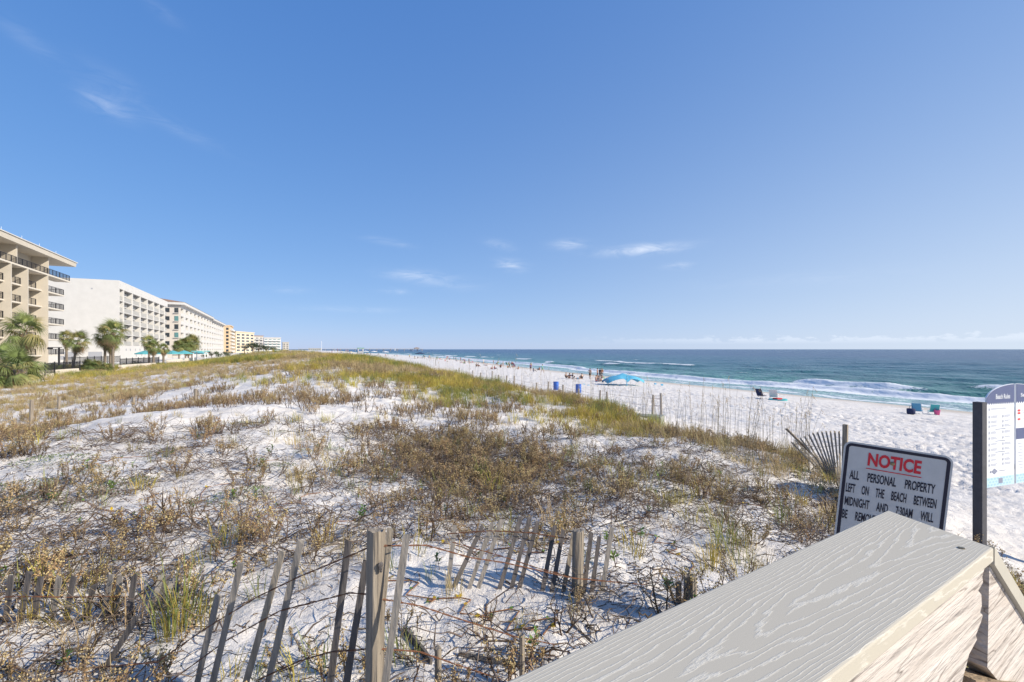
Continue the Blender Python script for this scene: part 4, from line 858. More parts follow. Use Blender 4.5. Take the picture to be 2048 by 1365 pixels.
def round_post(parent, o0, top, foot, r, name='post'):
    a = Vector(foot)-o0; b = Vector(top)-o0; n = 14; m = MB(); vs = []; K = 12
    offs = [random.uniform(.88, 1.08) for _ in range(K)]
    for i in range(n+1):
        c = a.lerp(b, i/n)
        for j in range(K):
            t = 2*math.pi*j/K; rr_ = r*offs[j]*(1+random.uniform(-.02, .02)); vs.append(c+Vector((math.cos(t)*rr_, math.sin(t)*rr_, random.uniform(-.012, .012) if i == n else 0)))
    fs = [tuple(range(K-1, -1, -1)), tuple(n*K+j for j in range(K))]
    for i in range(n):
        for j in range(K): fs.append((i*K+j, i*K+(j+1) % K, (i+1)*K+(j+1) % K, (i+1)*K+j))
    return m.add(vs, fs).build(name, POSTW, parent)
def wire(parent, o0, pts, name='wire'):
    pl = [Vector(p)-o0 for p in pts]; b = MB()
    for ph in (0, math.pi):
        q = []
        for i in range(len(pl)-1):
            L = (pl[i+1]-pl[i]).length; n = max(2, int(L/.035))
            for k in range(n): c = pl[i].lerp(pl[i+1], k/n); a = (len(q))*1.15+ph; q.append(c+Vector((0, math.cos(a), math.sin(a)))*.0032)
        b.tube(q, .0024, 4, False)
    return b.build(name, WIRE, parent)
# foreground run round the big post
Yf = lambda px: np.interp(px, [0, 430, 752, 900], [3.35, 3.05, 2.68, 2.95])
o0 = P(752, 1365, 2.68); o0.z = H1(o0.x, o0.y); t = thing('sand_fence', 'leaning weathered slat sand fence strung on rusty wire from the thick knotted post', 'fence', tuple(o0))
round_post(t, o0, P(752, 1060, 2.68), P(747, 1440, 2.68)-Vector((0, 0, .4)), .05)
for i in range(3): MB().tube([P(762, 1130+i*6, 2.63)-o0, P(764, 1130+i*6, 2.625)-o0], [.016-.003*i, .004], 8).build('knot', SLATW[1], t)
def ext(a, b, Yb=None):  # carry a slat down into the sand
    d = (b-a); k = 1.0
    while k < 3 and (a+d*k).z > H1((a+d*k).x, (a+d*k).y)-.12: k += .03
    return a+d*k
for (tx, ty, bx, by, k, dy) in ((275, 1231, 191, 1365, 1, .1), (436, 1193, 396, 1365, 0, .12), (482, 1126, 427, 1359, 0, .0), (564, 1106, 492, 1362, 2, .05), (602, 1082, 538, 1362, 0, .1), (697, 1085, 660, 1365, 1, .1), (733, 1120, 694, 1362, 1, .08), (814, 1067, 771, 1362, 0, -.12), (780, 1062, 772, 1140, 2, .12)):
    a = P(tx, ty, Yf(tx)+dy); b = P(bx, by, Yf(bx)-.05+dy); slat_piece(t, o0, a, ext(a, b), k=k)
for pl in ([(0, 1359), (164, 1338), (314, 1325), (407, 1260), (513, 1195), (598, 1154), (697, 1113), (745, 1092)], [(342, 1362), (455, 1280), (560, 1222), (700, 1186), (745, 1190)], [(512, 1362), (600, 1322), (662, 1304), (745, 1298)]):
    wire(t, o0, [P(x, y, Yf(x)-.02) for x, y in pl])
for pl in ([(760, 1092), (853, 1091), (942, 1116), (1010, 1126), (1147, 1157), (1300, 1171)], [(760, 1198), (839, 1212), (942, 1246), (1027, 1273), (1147, 1297)], [(760, 1298), (839, 1304), (908, 1328), (1010, 1362)]):
    wire(t, o0, [P(x, y, np.interp(x, [752, 1010, 1300], [2.64, 3.3, 4.2])) for x, y in pl])
# second run
o0 = P(1153, 1190, 4.3); t = thing('sand_fence', 'short row of upright dark slats beside the second fence post amid dead shrubs', 'fence', tuple(o0))
a = P(1157, 1062, 4.3); round_post(t, o0, a, P(1153, 1190, 4.3)-Vector((0, 0, .4)), .052)
Z8 = lambda zx, zy: (600+zx*.3418, 1000+zy*.3418)
for (x0, y0, x1, y1, k) in ((905, 160, 880, 380, 0), (1070, 150, 975, 350, 1), (1125, 140, 1050, 350, 0), (1180, 120, 1090, 380, 0), (1290, 110, 1200, 410, 1), (1345, 100, 1260, 430, 1), (1390, 130, 1300, 455, 1), (1490, 155, 1440, 420, 1), (1540, 175, 1495, 420, 1), (1605, 185, 1545, 510, 2), (1705, 195, 1665, 500, 1), (1750, 225, 1710, 520, 1), (1825, 170, 1770, 520, 0)):
    p0 = Z8(x0, y0); p1 = Z8(x1, y1); a = P(*p0, 4.45); b = P(*p1, 4.35); slat_piece(t, o0, a, ext(a, b), k=k)
wire(t, o0, [P(x, y, 4.38) for x, y in ((895, 1068), (980, 1062), (1060, 1066), (1150, 1080))]); wire(t, o0, [P(x, y, 4.3) for x, y in ((905, 1085), (1000, 1112), (1080, 1138), (1155, 1157), (1260, 1168))])
# fallen pieces
def fallen(label, pieces, name='fence_wreck', lift=.0, **kw):
    W = [(Vector(RG(*a)), Vector(RG(*b))) for a, b in pieces]; o0 = W[0][0]; t = thing(name, label, 'fence', tuple(o0), 0)
    for a, b in W:
        a.z += .03+lift; b.z += .03-lift*.3
        if (a-b).length > 1.6: b = a+(b-a).normalized()*1.25
        slat_piece(t, o0, a, b, **kw)
fallen('bundle of fallen slats lying behind the thick knotted post', [((890, 1047), (790, 1090)), ((850, 1062), (780, 1092)), ((735, 1060), (605, 1115)), ((735, 1068), (650, 1110))])
fallen('dark plank fallen across the sand right of the thick knotted post', [((805, 1260), (862, 1330))], name='fallen_plank', w=.075, t=.02, k=1)
fallen('flat grey strip shaped as plank shadow in front of the second fence run', [((915, 1311), (1045, 1338))], name='fallen_board', w=.07, t=.02, k=0)  # plank shadows modelled as a solid grey strip on the sand
fallen('broken slat end poking up beside the rail', [((1142, 1250), (1180, 1287))], name='lath_fragment', k=0)
o0 = Vector(RG(120, 1245)); t = thing('sand_fence', 'low row of half-buried dark pickets leaning among shrubs on the shaded slope', 'fence', tuple(o0))
for px in (4, 30, 62, 95, 128, 160, 196, 226, 252):
    f = Vector(RG(px, 1246+random.uniform(-6, 6))); slat_piece(t, o0, f+Vector((random.uniform(.0, .07), .06, random.uniform(.26, .4))), f-Vector((0, 0, .12)), w=.045, k=random.choice((1, 1, 0)))
wire(t, o0, [Vector(RG(px, 1246))+Vector((.03, -.0, .2)) for px in (0, 62, 128, 196, 255)])
def stub(label, px, pyt, pyb, Y, r, k=0, tilt=0):
    x = (px-1024)/F*Y; z_ = H1(x, Y); o0 = Vector((x, Y, z_)); t = thing('post_stub', label, 'post', tuple(o0)); top = P(px+tilt, pyt, Y)
    if top.z < z_+.1: top.z = z_+.12
    round_post(t, o0, top, (x, Y, z_-.3), r)
stub('short square-topped post with a green sprig beside the wooden rail', 1381, 1152, 1200, 4.2, .055); stub('brown broken stake standing among puffy seed heads', 876, 1297, 1365, 3.1, .022); stub('thin dark stake beside the sprig-topped post', 1357, 1165, 1200, 4.25, .025); stub('thin grey lath standing near the plank shadow strip', 1044, 1270, 1345, 3.2, .02)
x, y, z_ = RG(325, 1205); t = thing('broken_timber', 'heap of split grey timber half buried by the dead shrubs', 'timber', (x, y, z_))
for k in range(4):
    a = Vector((-.09+.05*k, .12, .16-.015*k)); b = Vector((-.0+.05*k, -.12, -.02)); MB().bar(a, b, .045, .03).build('splinter', SLATW[k % 2], t)
put_seedling(*(lambda g: (g.x, g.y))(P(1381, 1190, 4.1)), .8)
# broken fence by the notice sign
o0 = Vector((7.45, 11, H1(7.45, 11))); t = thing('sand_fence', 'fanned out broken slat fence with a leaning round post behind the notice sign', 'fence', tuple(o0))
round_post(t, o0, P(1691, 850, 11), o0-Vector((0, 0, .4)), .055)
a = P(1573, 858, 11.6); b = P(1640, 925, 11.3); round_post(t, o0, a, ext(a, b), .04, 'leaning_post')
for i in range(12):
    f = i/11; a = P(1583+f*95, 885-22*f-8*math.sin(f*3.1), 11.5-.4*f); b = P(1648+f*32, 950+6*f, 11.2-.3*f); slat_piece(t, o0, a, ext(a, b), k=random.choice((0, 2)))
wire(t, o0, [P(1590, 888, 11.45), P(1640, 895, 11.25), P(1691, 890, 11)])
# single old posts left
for (px, pt, pb, lb) in ((62, 801, 848, 'taller grey post standing in the hollow left of the sand crest'), (117, 794, 825, 'double split grey post behind the bare sand crest'), (192, 797, 817, 'short pale post beside the bare sand crest'), (266, 795, 813, 'brown stub post half hidden by shrubs behind the sand crest'), (27, 840, 858, 'small dark stub at the hollow edge'), (390, 778, 790, 'leaning pale stake on the shrubby slope')):
    Y = 1.0/((pb-pt)/F)*1.0; Y = min(max(Y, 14), 30); Y = {62: 21, 117: 25, 192: 27, 266: 24, 27: 17, 390: 22}[px]; x = (px-1024)/F*Y; z_ = H1(x, Y); tz = P(px, pt, Y).z
    o0 = Vector((x, Y, z_)); t = thing('old_post', lb, 'post', tuple(o0)); round_post(t, o0, (x+.03, Y, max(tz, z_+.35)), (x, Y, z_-.3), .07)
# post and wire line at the foot of the dune
PL = []
for (px, pt) in ((1323, 792), (1305, 796), (1215, 780), (1200, 777), (1156, 774), (1127, 775), (1096, 762), (1072, 763), (1028, 752), (1013, 750), (997, 751), (984, 749), (961, 743), (946, 741), (919, 740), (913, 739)):
    Y = 2.75*F/(pt-699); PL.append(((px-1024)/F*Y, Y))
PL = [PL[1], PL[0]]+PL[2:]
posts_row('row of round wooden posts strung with wire along the foot of the dune', PL, 1.25, None, .075)
x, y = 6.3, 22.5; t = thing('timber_box', 'grey-green timber box half buried at the back of the dune', 'box', (x, y, H1(x, y)-1.0), -.5)
GT = mat('grey_green_timber', (.25, .26, .22), .9, var=.2, scale=6)
for k in range(4): MB().box(-.6, .6, -.4, -.36, .02+k*.3, .31+k*.3).build('board', GT, t)
MB().box(-.6, .6, -.355, .4, 0, 1.2).build('body', GT, t)
# ================================================================== notice sign
_dg = None
def text_mesh(txt, name, m, w=None, h=None, bold=.0, align='LEFT'):
    cu = bpy.data.curves.new(name, 'FONT'); cu.body = txt; cu.size = 1; cu.offset = bold; cu.resolution_u = 3
    ob = bpy.data.objects.new(name, cu); COL.objects.link(ob); bpy.context.view_layer.update()
    me = bpy.data.meshes.new_from_object(ob.evaluated_get(bpy.context.evaluated_depsgraph_get())); bpy.data.objects.remove(ob)
    co = np.array([v.co for v in me.vertices]); mn = co.min(0); mx = co.max(0); ww = mx[0]-mn[0]; hh = mx[1]-mn[1]
    sx_ = (w/ww) if w else (h/hh)*.8; sy_ = (h/hh) if h else sx_
    for v in me.vertices: v.co = ((v.co.x-mn[0])*sx_, 0, (v.co.y-mn[1])*sy_)
    me.materials.clear(); me.materials.append(m); return me
SIGNW = mat('sign_white', (.46, .46, .455), .4, var=.09, scale=7, spec=.4); SIGNB = mat('sign_navy', (.012, .013, .03), .4); SIGNR = mat('sign_red', (.55, .02, .035), .4); BOLT = mat('bolt', (.25, .20, .12), .4, metal=.8)
def rrect(w, h, r, inset=0, n=6):
    p = []
    for (cx, cz, a0) in ((w-r, -r, 90), (w-r, -h+r, 0), (r, -h+r, -90), (r, -r, -180)):
        for k in range(n+1): a = math.radians(a0-90*k/n); p.append((cx+math.cos(a)*(r-inset), cz+math.sin(a)*(r-inset)))
    return p
sg = thing('notice_sign', 'tilted white metal notice sign with dark border and red heading by the beach access', 'sign', (2.43, 3.58, 5.335), 0); sg.rotation_euler = (0, math.radians(5.2), math.atan2(-.495, .869))
W_, H_ = .61, .80
MB().prism(rrect(W_, H_, .05), -.002, .002).build('plate', SIGNW, sg)
o_ = rrect(W_, H_, .05, .012); i_ = rrect(W_, H_, .05, .032); b = MB(); n = len(o_)
b.add([(x, -.0035, z) for x, z in o_]+[(x, -.0035, z) for x, z in i_], [(k, (k+1) % n, n+(k+1) % n, n+k) for k in range(n)]).build('border', SIGNB, sg)
def line(txt, x0, x1, z0, h, m, bold=.0):
    me = text_mesh(txt, 'lettering', m, w=(x1-x0)*W_, h=h, bold=bold); co = [tuple(v.co) for v in me.vertices]; par = list(range(len(co)))
    def find(i):
        while par[i] != i: par[i] = par[par[i]]; i = par[i]
        return i
    for p in me.polygons:
        for i in p.vertices[1:]: par[find(i)] = find(p.vertices[0])
    isl = {}
    for i in range(len(co)): isl.setdefault(find(i), []).append(i)
    iv = sorted((min(co[i][0] for i in ids), max(co[i][0] for i in ids), ids) for ids in isl.values()); words = []
    for lo, hi, ids in iv:
        if words and lo-words[-1][0] < .02: words[-1] = (max(hi, words[-1][0]), words[-1][1]+ids)
        else: words.append((hi, list(ids)))
    for _, ids in words:
        mp_ = {i: k for k, i in enumerate(ids)}; w_ = MB(); w_.add([co[i] for i in ids], [tuple(mp_[i] for i in p.vertices) for p in me.polygons if p.vertices[0] in mp_]); inst('word', w_.mesh('word', m), sg, (x0*W_, -.0045, z0))
line('NOTICE', .245, .735, -.155, .095, SIGNR, .035)
MB().box(.235*W_, .745*W_, -.0045, -.004, -.178, -.172).build('underline', SIGNR, sg)
for i, (tx, x0, x1) in enumerate((('ALL     PERSONAL     PROPERTY', .085, .875), ('LEFT     ON     THE     BEACH     BETWEEN', .064, .90), ('MIDNIGHT     AND     7:30AM     WILL', .066, .89), ('BE     REMOVED', .055, .42))):
    line(tx, x0, x1, -.272-i*.098, .066, SIGNB, .022)
MB().lathe([(.0, 0), (.014, 0), (.014, .006), (.006, .010), (.0, .010)], 10).build('bolt', BOLT, sg).matrix_local = Matrix.Translation((.475*W_, -.003, -.112)) @ Matrix.Rotation(math.radians(90), 4, 'X')
MB().box(.26, .35, .004, .094, -2.3, -.02).build('post', POSTW, sg)
# ================================================================== beach rules sign
Yb = 8.6; bs = thing('beach_rules_sign', 'two panel beach rules information board with arched navy heading on dark posts', 'sign', (.967*Yb, Yb, H1(.967*Yb, Yb)), math.atan2(.34, .94))
zt = CAMZ-(770-699)/F*Yb-bs.location.z; zb = CAMZ-(976-699)/F*Yb-bs.location.z; zs = CAMZ-(803-699)/F*Yb-bs.location.z; PW = .81; gap = .06
PWH = mat('panel_white', (.78, .80, .82), .35); PBL = mat('panel_navy', (.10, .12, .22), .35); PLB = mat('panel_pale_blue', (.50, .68, .76), .35); PTX = mat('panel_print', (.24, .26, .34), .5); PRD = mat('panel_red', (.62, .06, .06), .4); DKP = mat('dark_post', (.075, .075, .085), .7, var=.15, scale=8)
def arch(x): c = PW+gap/2; return zs+(zt-zs)*math.sqrt(max(0, 1-((x-c)/(PW+gap/2+.02))**2))
for side in (0, 1):
    x0 = 0 if side == 0 else PW+gap; x1 = x0+PW; n = 14; xs = [x0+(x1-x0)*k/n for k in range(n+1)]
    pn = MB().prism([(x, arch(x)) for x in xs]+[(x1, zb), (x0, zb)], -.012, .012).build('panel', PWH, bs)
    hz = zs-.06; b = MB(); k2 = 24; pts = [(x, arch(x)-.006) for x in xs]; wav = [(x1-(x1-x0)*k/k2, hz+(.03 if k % 2 else -.012)) for k in range(k2+1)]
    b.add([(x, -.0145, z) for x, z in pts+wav], [tuple(range(len(pts)+len(wav)))]).build('heading', PBL, pn)
    inst('lettering', text_mesh('Beach Rules' if side == 0 else 'Safety', 'lettering', PWH, w=.42 if side == 0 else .3, h=.085, bold=.01), pn, (x0+(.26 if side == 0 else .14), -.0165, zs+.03))
    b = MB(); b.box(x0, x1, -.0145, -.013, zb+.0, zb+.17); b.build('pale_band', PLB, pn); b = MB()
    for r_ in range(3):
        for c in range(9):
            cx = x0+.05+c*.09+(.045 if r_ % 2 else 0); cz = zb+.04+r_*.05
            if cx < x1-.04: b.add([(cx-.04, -.0155, cz), (cx, -.0155, cz-.022), (cx+.04, -.0155, cz), (cx, -.0155, cz+.022)], [(0, 1, 2, 3)])
    tag(b.build('diamond_pattern', mat('panel_blue', (.36, .56, .66), .4), pn), kind='stuff'); b = MB(); ic = MB()
    if side == 0:
        zr = zs-.16; ic.lathe([(.045, -.001), (.045, .001), (.036, .001), (.036, -.001)], 14, (0, 0, 0))
        rows = [zs-.15, zs-.28, zs-.37, zs-.45, zs-.56, zs-.66, zs-.77, zs-.86, zs-.96, zs-1.05, zs-1.13]
        for ri, zz in enumerate(rows):
            for ci in ((0,) if ri == 0 else (0, 1)):
                cx = x0+.07+ci*.40
                for q in range(12):
                    a0 = q*math.pi/6; a1 = a0+math.pi/6
                    b.add([(cx+math.cos(a_)*rr_, -.0147, zz+math.sin(a_)*rr_) for a_, rr_ in ((a0, .030), (a1, .030), (a1, .026), (a0, .026))], [(0, 1, 2, 3)])
                b.add([(cx-.010, -.0147, zz-.014), (cx+.008, -.0147, zz-.014), (cx+.011, -.0147, zz+.012), (cx-.006, -.0147, zz+.016)], [(0, 1, 2, 3)])
                for l in range(3 if (ri+ci) % 3 else 2):
                    L = (.55 if ri == 0 else .2)*random.uniform(.6, 1.); b.box(cx+.05, cx+.05+L, -.0147, -.0135, zz+.014-l*.016, zz+.020-l*.016)
        for zz in (zs-.505, zs-.715, zs-.91): b.box(x0+.25, x0+.55, -.0147, -.0135, zz-.006, zz+.006)
        fz = zb+.27; b.add([(x0+.08, -.0147, fz), (x0+.12, -.0147, fz+.03), (x0+.13, -.0147, fz), (x0+.12, -.0147, fz-.03)], [(0, 1, 2, 3)]); b.add([(x0+.13, -.0147, fz), (x0+.22, -.0147, fz+.055), (x0+.32, -.0147, fz), (x0+.22, -.0147, fz-.055)], [(0, 1, 2, 3)]); b.box(x0+.36, x0+.56, -.0147, -.0135, fz-.006, fz+.006)
        b.box(x0+.34, x0+.46, -.0164, -.0156, zb+.05, zb+.14)
    else:
        for zz in (zs-.2, zs-.25, zs-.36):
            MB().box(x0+.05, x0+.13, -.0147, -.013, zz-.018, zz+.018).build('red_flag', PRD, pn); b.box(x0+.18, x0+.6, -.0147, -.0135, zz-.004, zz+.004)
        MB().box(x0, x1, -.0147, -.013, zs-.72, zs-.52).build('navy_band', PBL, pn)
        for k in range(9): zz = zs-.80-k*.055; b.box(x0+.06+.03*(k % 3), x0+.6, -.0147, -.0135, zz-.004, zz+.004)
    tag(b.build('print', PTX, pn), kind='stuff')
for x in (-.20, 2*PW+gap+.07): MB().box(x, x+.13, -.05, .09, -.5, zs-.01).build('post', DKP, bs)
for x in (-.068, 2*PW+gap+.005): MB().box(x, x+.064, .015, .05, zb+.2, zs-.12).build('bracket', IRON, bs)
for zz in (zb+.25, zs-.3): MB().box(-.1, 2*PW+gap+.1, .0135, .05, zz, zz+.08).build('crossbar', DKP, bs)
# ================================================================== boardwalk rail
def cap_mat():
    m = bpy.data.materials.new('grained_cap'); m.use_nodes = True; t = m.node_tree; b = t.nodes['Principled BSDF']; b.inputs['Roughness'].default_value = .75; b.inputs['Specular IOR Level'].default_value = .25
    tcn = t.nodes.new('ShaderNodeTexCoord'); sp = t.nodes.new('ShaderNodeSeparateXYZ'); t.links.new(tcn.outputs['Object'], sp.inputs[0])
    def M(op, a, b_=None):
        n = t.nodes.new('ShaderNodeMath'); n.operation = op
        for i, v in enumerate((a, b_)):
            if v is None: continue
            if isinstance(v, (int, float)): n.inputs[i].default_value = v
            else: t.links.new(v, n.inputs[i])
        return n.outputs[0]
    mp = t.nodes.new('ShaderNodeMapping'); mp.inputs['Scale'].default_value = (2.2, 14, 14); t.links.new(tcn.outputs['Object'], mp.inputs[0]); nz = t.nodes.new('ShaderNodeTexNoise'); nz.inputs['Scale'].default_value = 1; nz.inputs['Detail'].default_value = 7; nz.inputs['Roughness'].default_value = .6; t.links.new(mp.outputs[0], nz.inputs['Vector'])
    v = M('SUBTRACT', sp.outputs[1], .085); v2 = M('MULTIPLY', M('MULTIPLY', v, v), 900)
    ph = M('ADD', M('ADD', M('MULTIPLY', sp.outputs[0], -5.0), v2), M('MULTIPLY', nz.outputs[0], 4.6))
    s = M('ABSOLUTE', M('SINE', M('MULTIPLY', ph, 4.6)))
    r = t.nodes.new('ShaderNodeMapRange'); r.inputs[1].default_value = .0; r.inputs[2].default_value = .5; r.inputs[3].default_value = 1; r.inputs[4].default_value = 0; t.links.new(s, r.inputs[0])
    fn = t.nodes.new('ShaderNodeTexNoise'); fn.inputs['Scale'].default_value = 260; fn.inputs['Detail'].default_value = 2; t.links.new(tcn.outputs['Object'], fn.inputs['Vector'])
    g = M('MULTIPLY', r.outputs[0], M('MULTIPLY', fn.outputs[0], 1.9))
    mx = t.nodes.new('ShaderNodeMix'); mx.data_type = 'RGBA'; mx.inputs[6].default_value = (.465, .43, .355, 1); mx.inputs[7].default_value = (.58, .55, .475, 1); t.links.new(g, mx.inputs[0]); t.links.new(mx.outputs[2], b.inputs['Base Color'])
    bp = t.nodes.new('ShaderNodeBump'); bp.inputs['Strength'].default_value = .3; bp.inputs['Distance'].default_value = .0012; t.links.new(g, bp.inputs['Height']); t.links.new(bp.outputs[0], b.inputs['Normal'])
    return m
OLDW = mat('bleached_board', (.44, .385, .335), .9, col2=(.62, .57, .52), scale=4, bump=.8, bscale=7, stretch=(.9, 4, 9))
_t = OLDW.node_tree; _b = _t.nodes['Principled BSDF']; _src = _b.inputs['Base Color'].links[0].from_socket
_tc = _t.nodes.new('ShaderNodeTexCoord'); _mp = _t.nodes.new('ShaderNodeMapping'); _mp.inputs['Scale'].default_value = (2.2, 10, 26); _n = _t.nodes.new('ShaderNodeTexNoise'); _n.inputs['Scale'].default_value = 1; _n.inputs['Detail'].default_value = 3; _n.inputs['Distortion'].default_value = .6
_t.links.new(_tc.outputs['Object'], _mp.inputs[0]); _t.links.new(_mp.outputs[0], _n.inputs['Vector'])
_s = _t.nodes.new('ShaderNodeMath'); _s.operation = 'SUBTRACT'; _s.inputs[1].default_value = .5; _t.links.new(_n.outputs[0], _s.inputs[0]); _a = _t.nodes.new('ShaderNodeMath'); _a.operation = 'ABSOLUTE'; _t.links.new(_s.outputs[0], _a.inputs[0])
_r = _t.nodes.new('ShaderNodeMapRange'); _r.inputs[1].default_value = .0; _r.inputs[2].default_value = .022; _r.inputs[3].default_value = .75; _r.inputs[4].default_value = 0; _t.links.new(_a.outputs[0], _r.inputs[0])
_m = _t.nodes.new('ShaderNodeMix'); _m.data_type = 'RGBA'; _t.links.new(_r.outputs[0], _m.inputs[0]); _t.links.new(_src, _m.inputs[6]); _m.inputs[7].default_value = (.15, .12, .10, 1); _t.links.new(_m.outputs[2], _b.inputs['Base Color']); OLDW2 = mat('dark_old_wood', (.27, .20, .13), .9, var=.3, scale=8, bump=.6, bscale=12, stretch=(2, 9, 9))
d_ = Vector((.832, .555, 0)); Bp = Vector((.826, .84, 0)); O_ = Bp-d_*2.6
rl = thing('boardwalk_rail', 'grooved pale rail cap on split bleached boards at the head of the beach stairs', 'railing', (O_.x, O_.y, CAMZ-.34), math.atan2(.555, .832))
b = MB(); pl = [(-.6, 0), (2.6, 0), (2.684, .181), (-.6, .181)]
cp = b.add([(x, y, z) for z in (-.025, 0) for x, y in pl], [(3, 2, 1, 0), (4, 5, 6, 7), (0, 1, 5, 4), (1, 2, 6, 5), (2, 3, 7, 6), (3, 0, 4, 7)]).build('cap', cap_mat(), rl, bevel=.003)
jag = [(-.6, -.0255), (2.578, -.0255), (2.583, -.034), (2.570, -.045), (2.575, -.056), (2.548, -.063), (2.565, -.074), (2.568, -.094), (2.558, -.102), (2.574, -.112), (2.561, -.121), (2.535, -.133), (2.541, -.142), (2.50, -.152), (2.47, -.178), (2.45, -.20), (-.6, -.20)]
MB().prism(jag, .008, .046).build('side_board', OLDW, rl); MB().prism([(x, z) for x, z in jag], .135, .173).build('side_board', OLDW, rl)
sl = .71; MB().prism([(2.606, 0), (5.2, -2.594*sl), (5.2, -2.594*sl-.031), (2.606, -.031)], -.0, .181).build('stair_cap', CREAMC if False else mat('cap_edge', (.43, .405, .34), .7, var=.06, scale=20), rl)
MB().prism([(2.612, -.037), (5.2, -.034-2.585*sl), (5.2, -.25-2.585*sl), (2.60, -.21)], .008, .046).build('stair_board', OLDW, rl); MB().prism([(2.5, -.19), (2.8, -.31), (2.8, -.42), (2.5, -.30)], .0, .05).build('split_brace', OLDW2, rl)
for x in (-.4, 1.1, 2.5): MB().box(x-.045, x+.045, .0465, .1345, -2.4, -.026).build('post', OLDW2, rl)
for s in (.3, 1.6, 2.55): MB().lathe([(.0, 0), (.005, 0), (.005, .0012), (0, .0015)], 8, (s, .03, .0002)).build('screw', BOLT, rl)
for k in range(11): MB().box(-2, 2.55, -.02-.145*(k+1)+.004, -.02-.145*k, -1.10, -1.065).build('deck_board', OLDW, rl)
MB().box(-2, 2.55, -1.62, .18, -1.25, -1.103).build('joist_frame', OLDW2, rl)
#==SECTION5==
# ================================================================== people
SKIN = [mat('skin_light', (.55, .36, .26), .6), mat('skin_tan', (.36, .21, .14), .6), mat('skin_dark', (.14, .08, .055), .6)]
HAIR = [mat('hair_dark', (.03, .02, .015), .6), mat('hair_brown', (.14, .08, .04), .6), mat('hair_blond', (.42, .30, .14), .6)]
def cloth(n, c): return mat('cloth_'+n, c, .85, var=.08, scale=12)
CL = {n: cloth(n, c) for n, c in dict(black=(.02, .02, .022), navy=(.025, .035, .09), white=(.7, .7, .7), yellow=(.65, .55, .10), red=(.5, .05, .05), orange=(.6, .22, .06), blue=(.10, .30, .48), green=(.08, .28, .14), grey=(.25, .25, .27), pink=(.65, .12, .3), teal=(.08, .4, .42), purple=(.25, .1, .35)).items()}
def skin_mesh(name, V, E, m):
    me = bpy.data.meshes.new(name); me.from_pydata([v[:3] for v in V], E, []); ob = bpy.data.objects.new(name, me); COL.objects.link(ob)
    ob.modifiers.new('skin', 'SKIN'); sv = me.skin_vertices[0].data
    for i, v in enumerate(V): sv[i].radius = (v[3], v[3]*(v[4] if len(v) > 4 else 1)); sv[i].use_root = (i == 0)
    s = ob.modifiers.new('sub', 'SUBSURF'); s.levels = 1; s.render_levels = 1; bpy.context.view_layer.update()
    r = bpy.data.meshes.new_from_object(ob.evaluated_get(bpy.context.evaluated_depsgraph_get())); bpy.data.objects.remove(ob); r.materials.clear(); r.materials.append(m); r.polygons.foreach_set('use_smooth', [True]*len(r.polygons)); return r
def pose(kind):
    """joints in metres: pelvis, waist, chest, neck, head, crown; arms; legs"""
    if kind in ('stand', 'walk', 'stand_hip'):
        ph = .93; st = .0 if kind != 'walk' else .22
        sp = [(0, 0, ph, .125, .8), (0, 0, 1.12, .12, .75), (0, .0, 1.34, .14, .75), (0, -.01, 1.48, .05), (0, -.03, 1.60, .085), (0, -.02, 1.69, .075)]
        if kind == 'stand_hip': armL = [(.19, 0, 1.41, .05), (.34, .05, 1.18, .04), (.20, -.05, 1.0, .035)]
        else: armL = [(.19, 0, 1.41, .05), (.24, .02+st*.5, 1.14, .04), (.25, -.04+st, .90, .032), (.25, -.06+st, .80, .03)]
        armR = [(-.19, 0, 1.41, .05), (-.24, .02-st*.5, 1.14, .04), (-.25, -.06-st, .92, .032), (-.25, -.09-st, .82, .03)]
        legL = [(.09, 0, .86, .09), (.10, -.03-st*.6, .48, .06), (.10, .02-st*1.3, .09, .04), (.11, -.13-st*1.3, .03, .035)]; legR = [(-.09, 0, .86, .09), (-.10, -.02+st*.4, .48, .06), (-.10, .03+st*1.3, .10 if not st else .13, .04), (-.11, -.12+st*1.2, .03, .035)]
    elif kind == 'sit':   # on the sand, knees up
        sp = [(0, .12, .13, .13, .85), (0, .17, .30, .12, .8), (0, .16, .52, .14, .75), (0, .11, .66, .05), (0, .07, .77, .085), (0, .08, .86, .075)]
        armL = [(.19, .15, .59, .05), (.24, -.02, .42, .04), (.16, -.24, .42, .032)]; armR = [(-.19, .15, .59, .05), (-.24, -.02, .42, .04), (-.16, -.24, .42, .032)]
        legL = [(.10, .05, .13, .09), (.13, -.30, .45, .06), (.13, -.50, .10, .04), (.13, -.62, .04, .035)]; legR = [(-.10, .05, .13, .09), (-.13, -.30, .45, .06), (-.13, -.50, .10, .04), (-.13, -.62, .04, .035)]
    else:   # lie on back
        sp = [(0, 0, .12, .12, .8), (0, .2, .12, .12, .75), (0, .42, .14, .14, .75), (0, .57, .13, .05), (0, .69, .13, .085), (0, .78, .13, .075)]
        armL = [(.19, .48, .13, .05), (.30, .22, .08, .04), (.30, -.02, .05, .032)]; armR = [(-.19, .48, .13, .05), (-.30, .22, .08, .04), (-.30, -.02, .05, .032)]
        legL = [(.09, -.07, .11, .09), (.11, -.45, .16, .06), (.12, -.84, .06, .04), (.13, -.90, .14, .03)]; legR = [(-.09, -.07, .11, .09), (-.11, -.45, .12, .06), (-.12, -.86, .06, .04), (-.13, -.92, .14, .03)]
    return sp, armL, armR, legL, legR
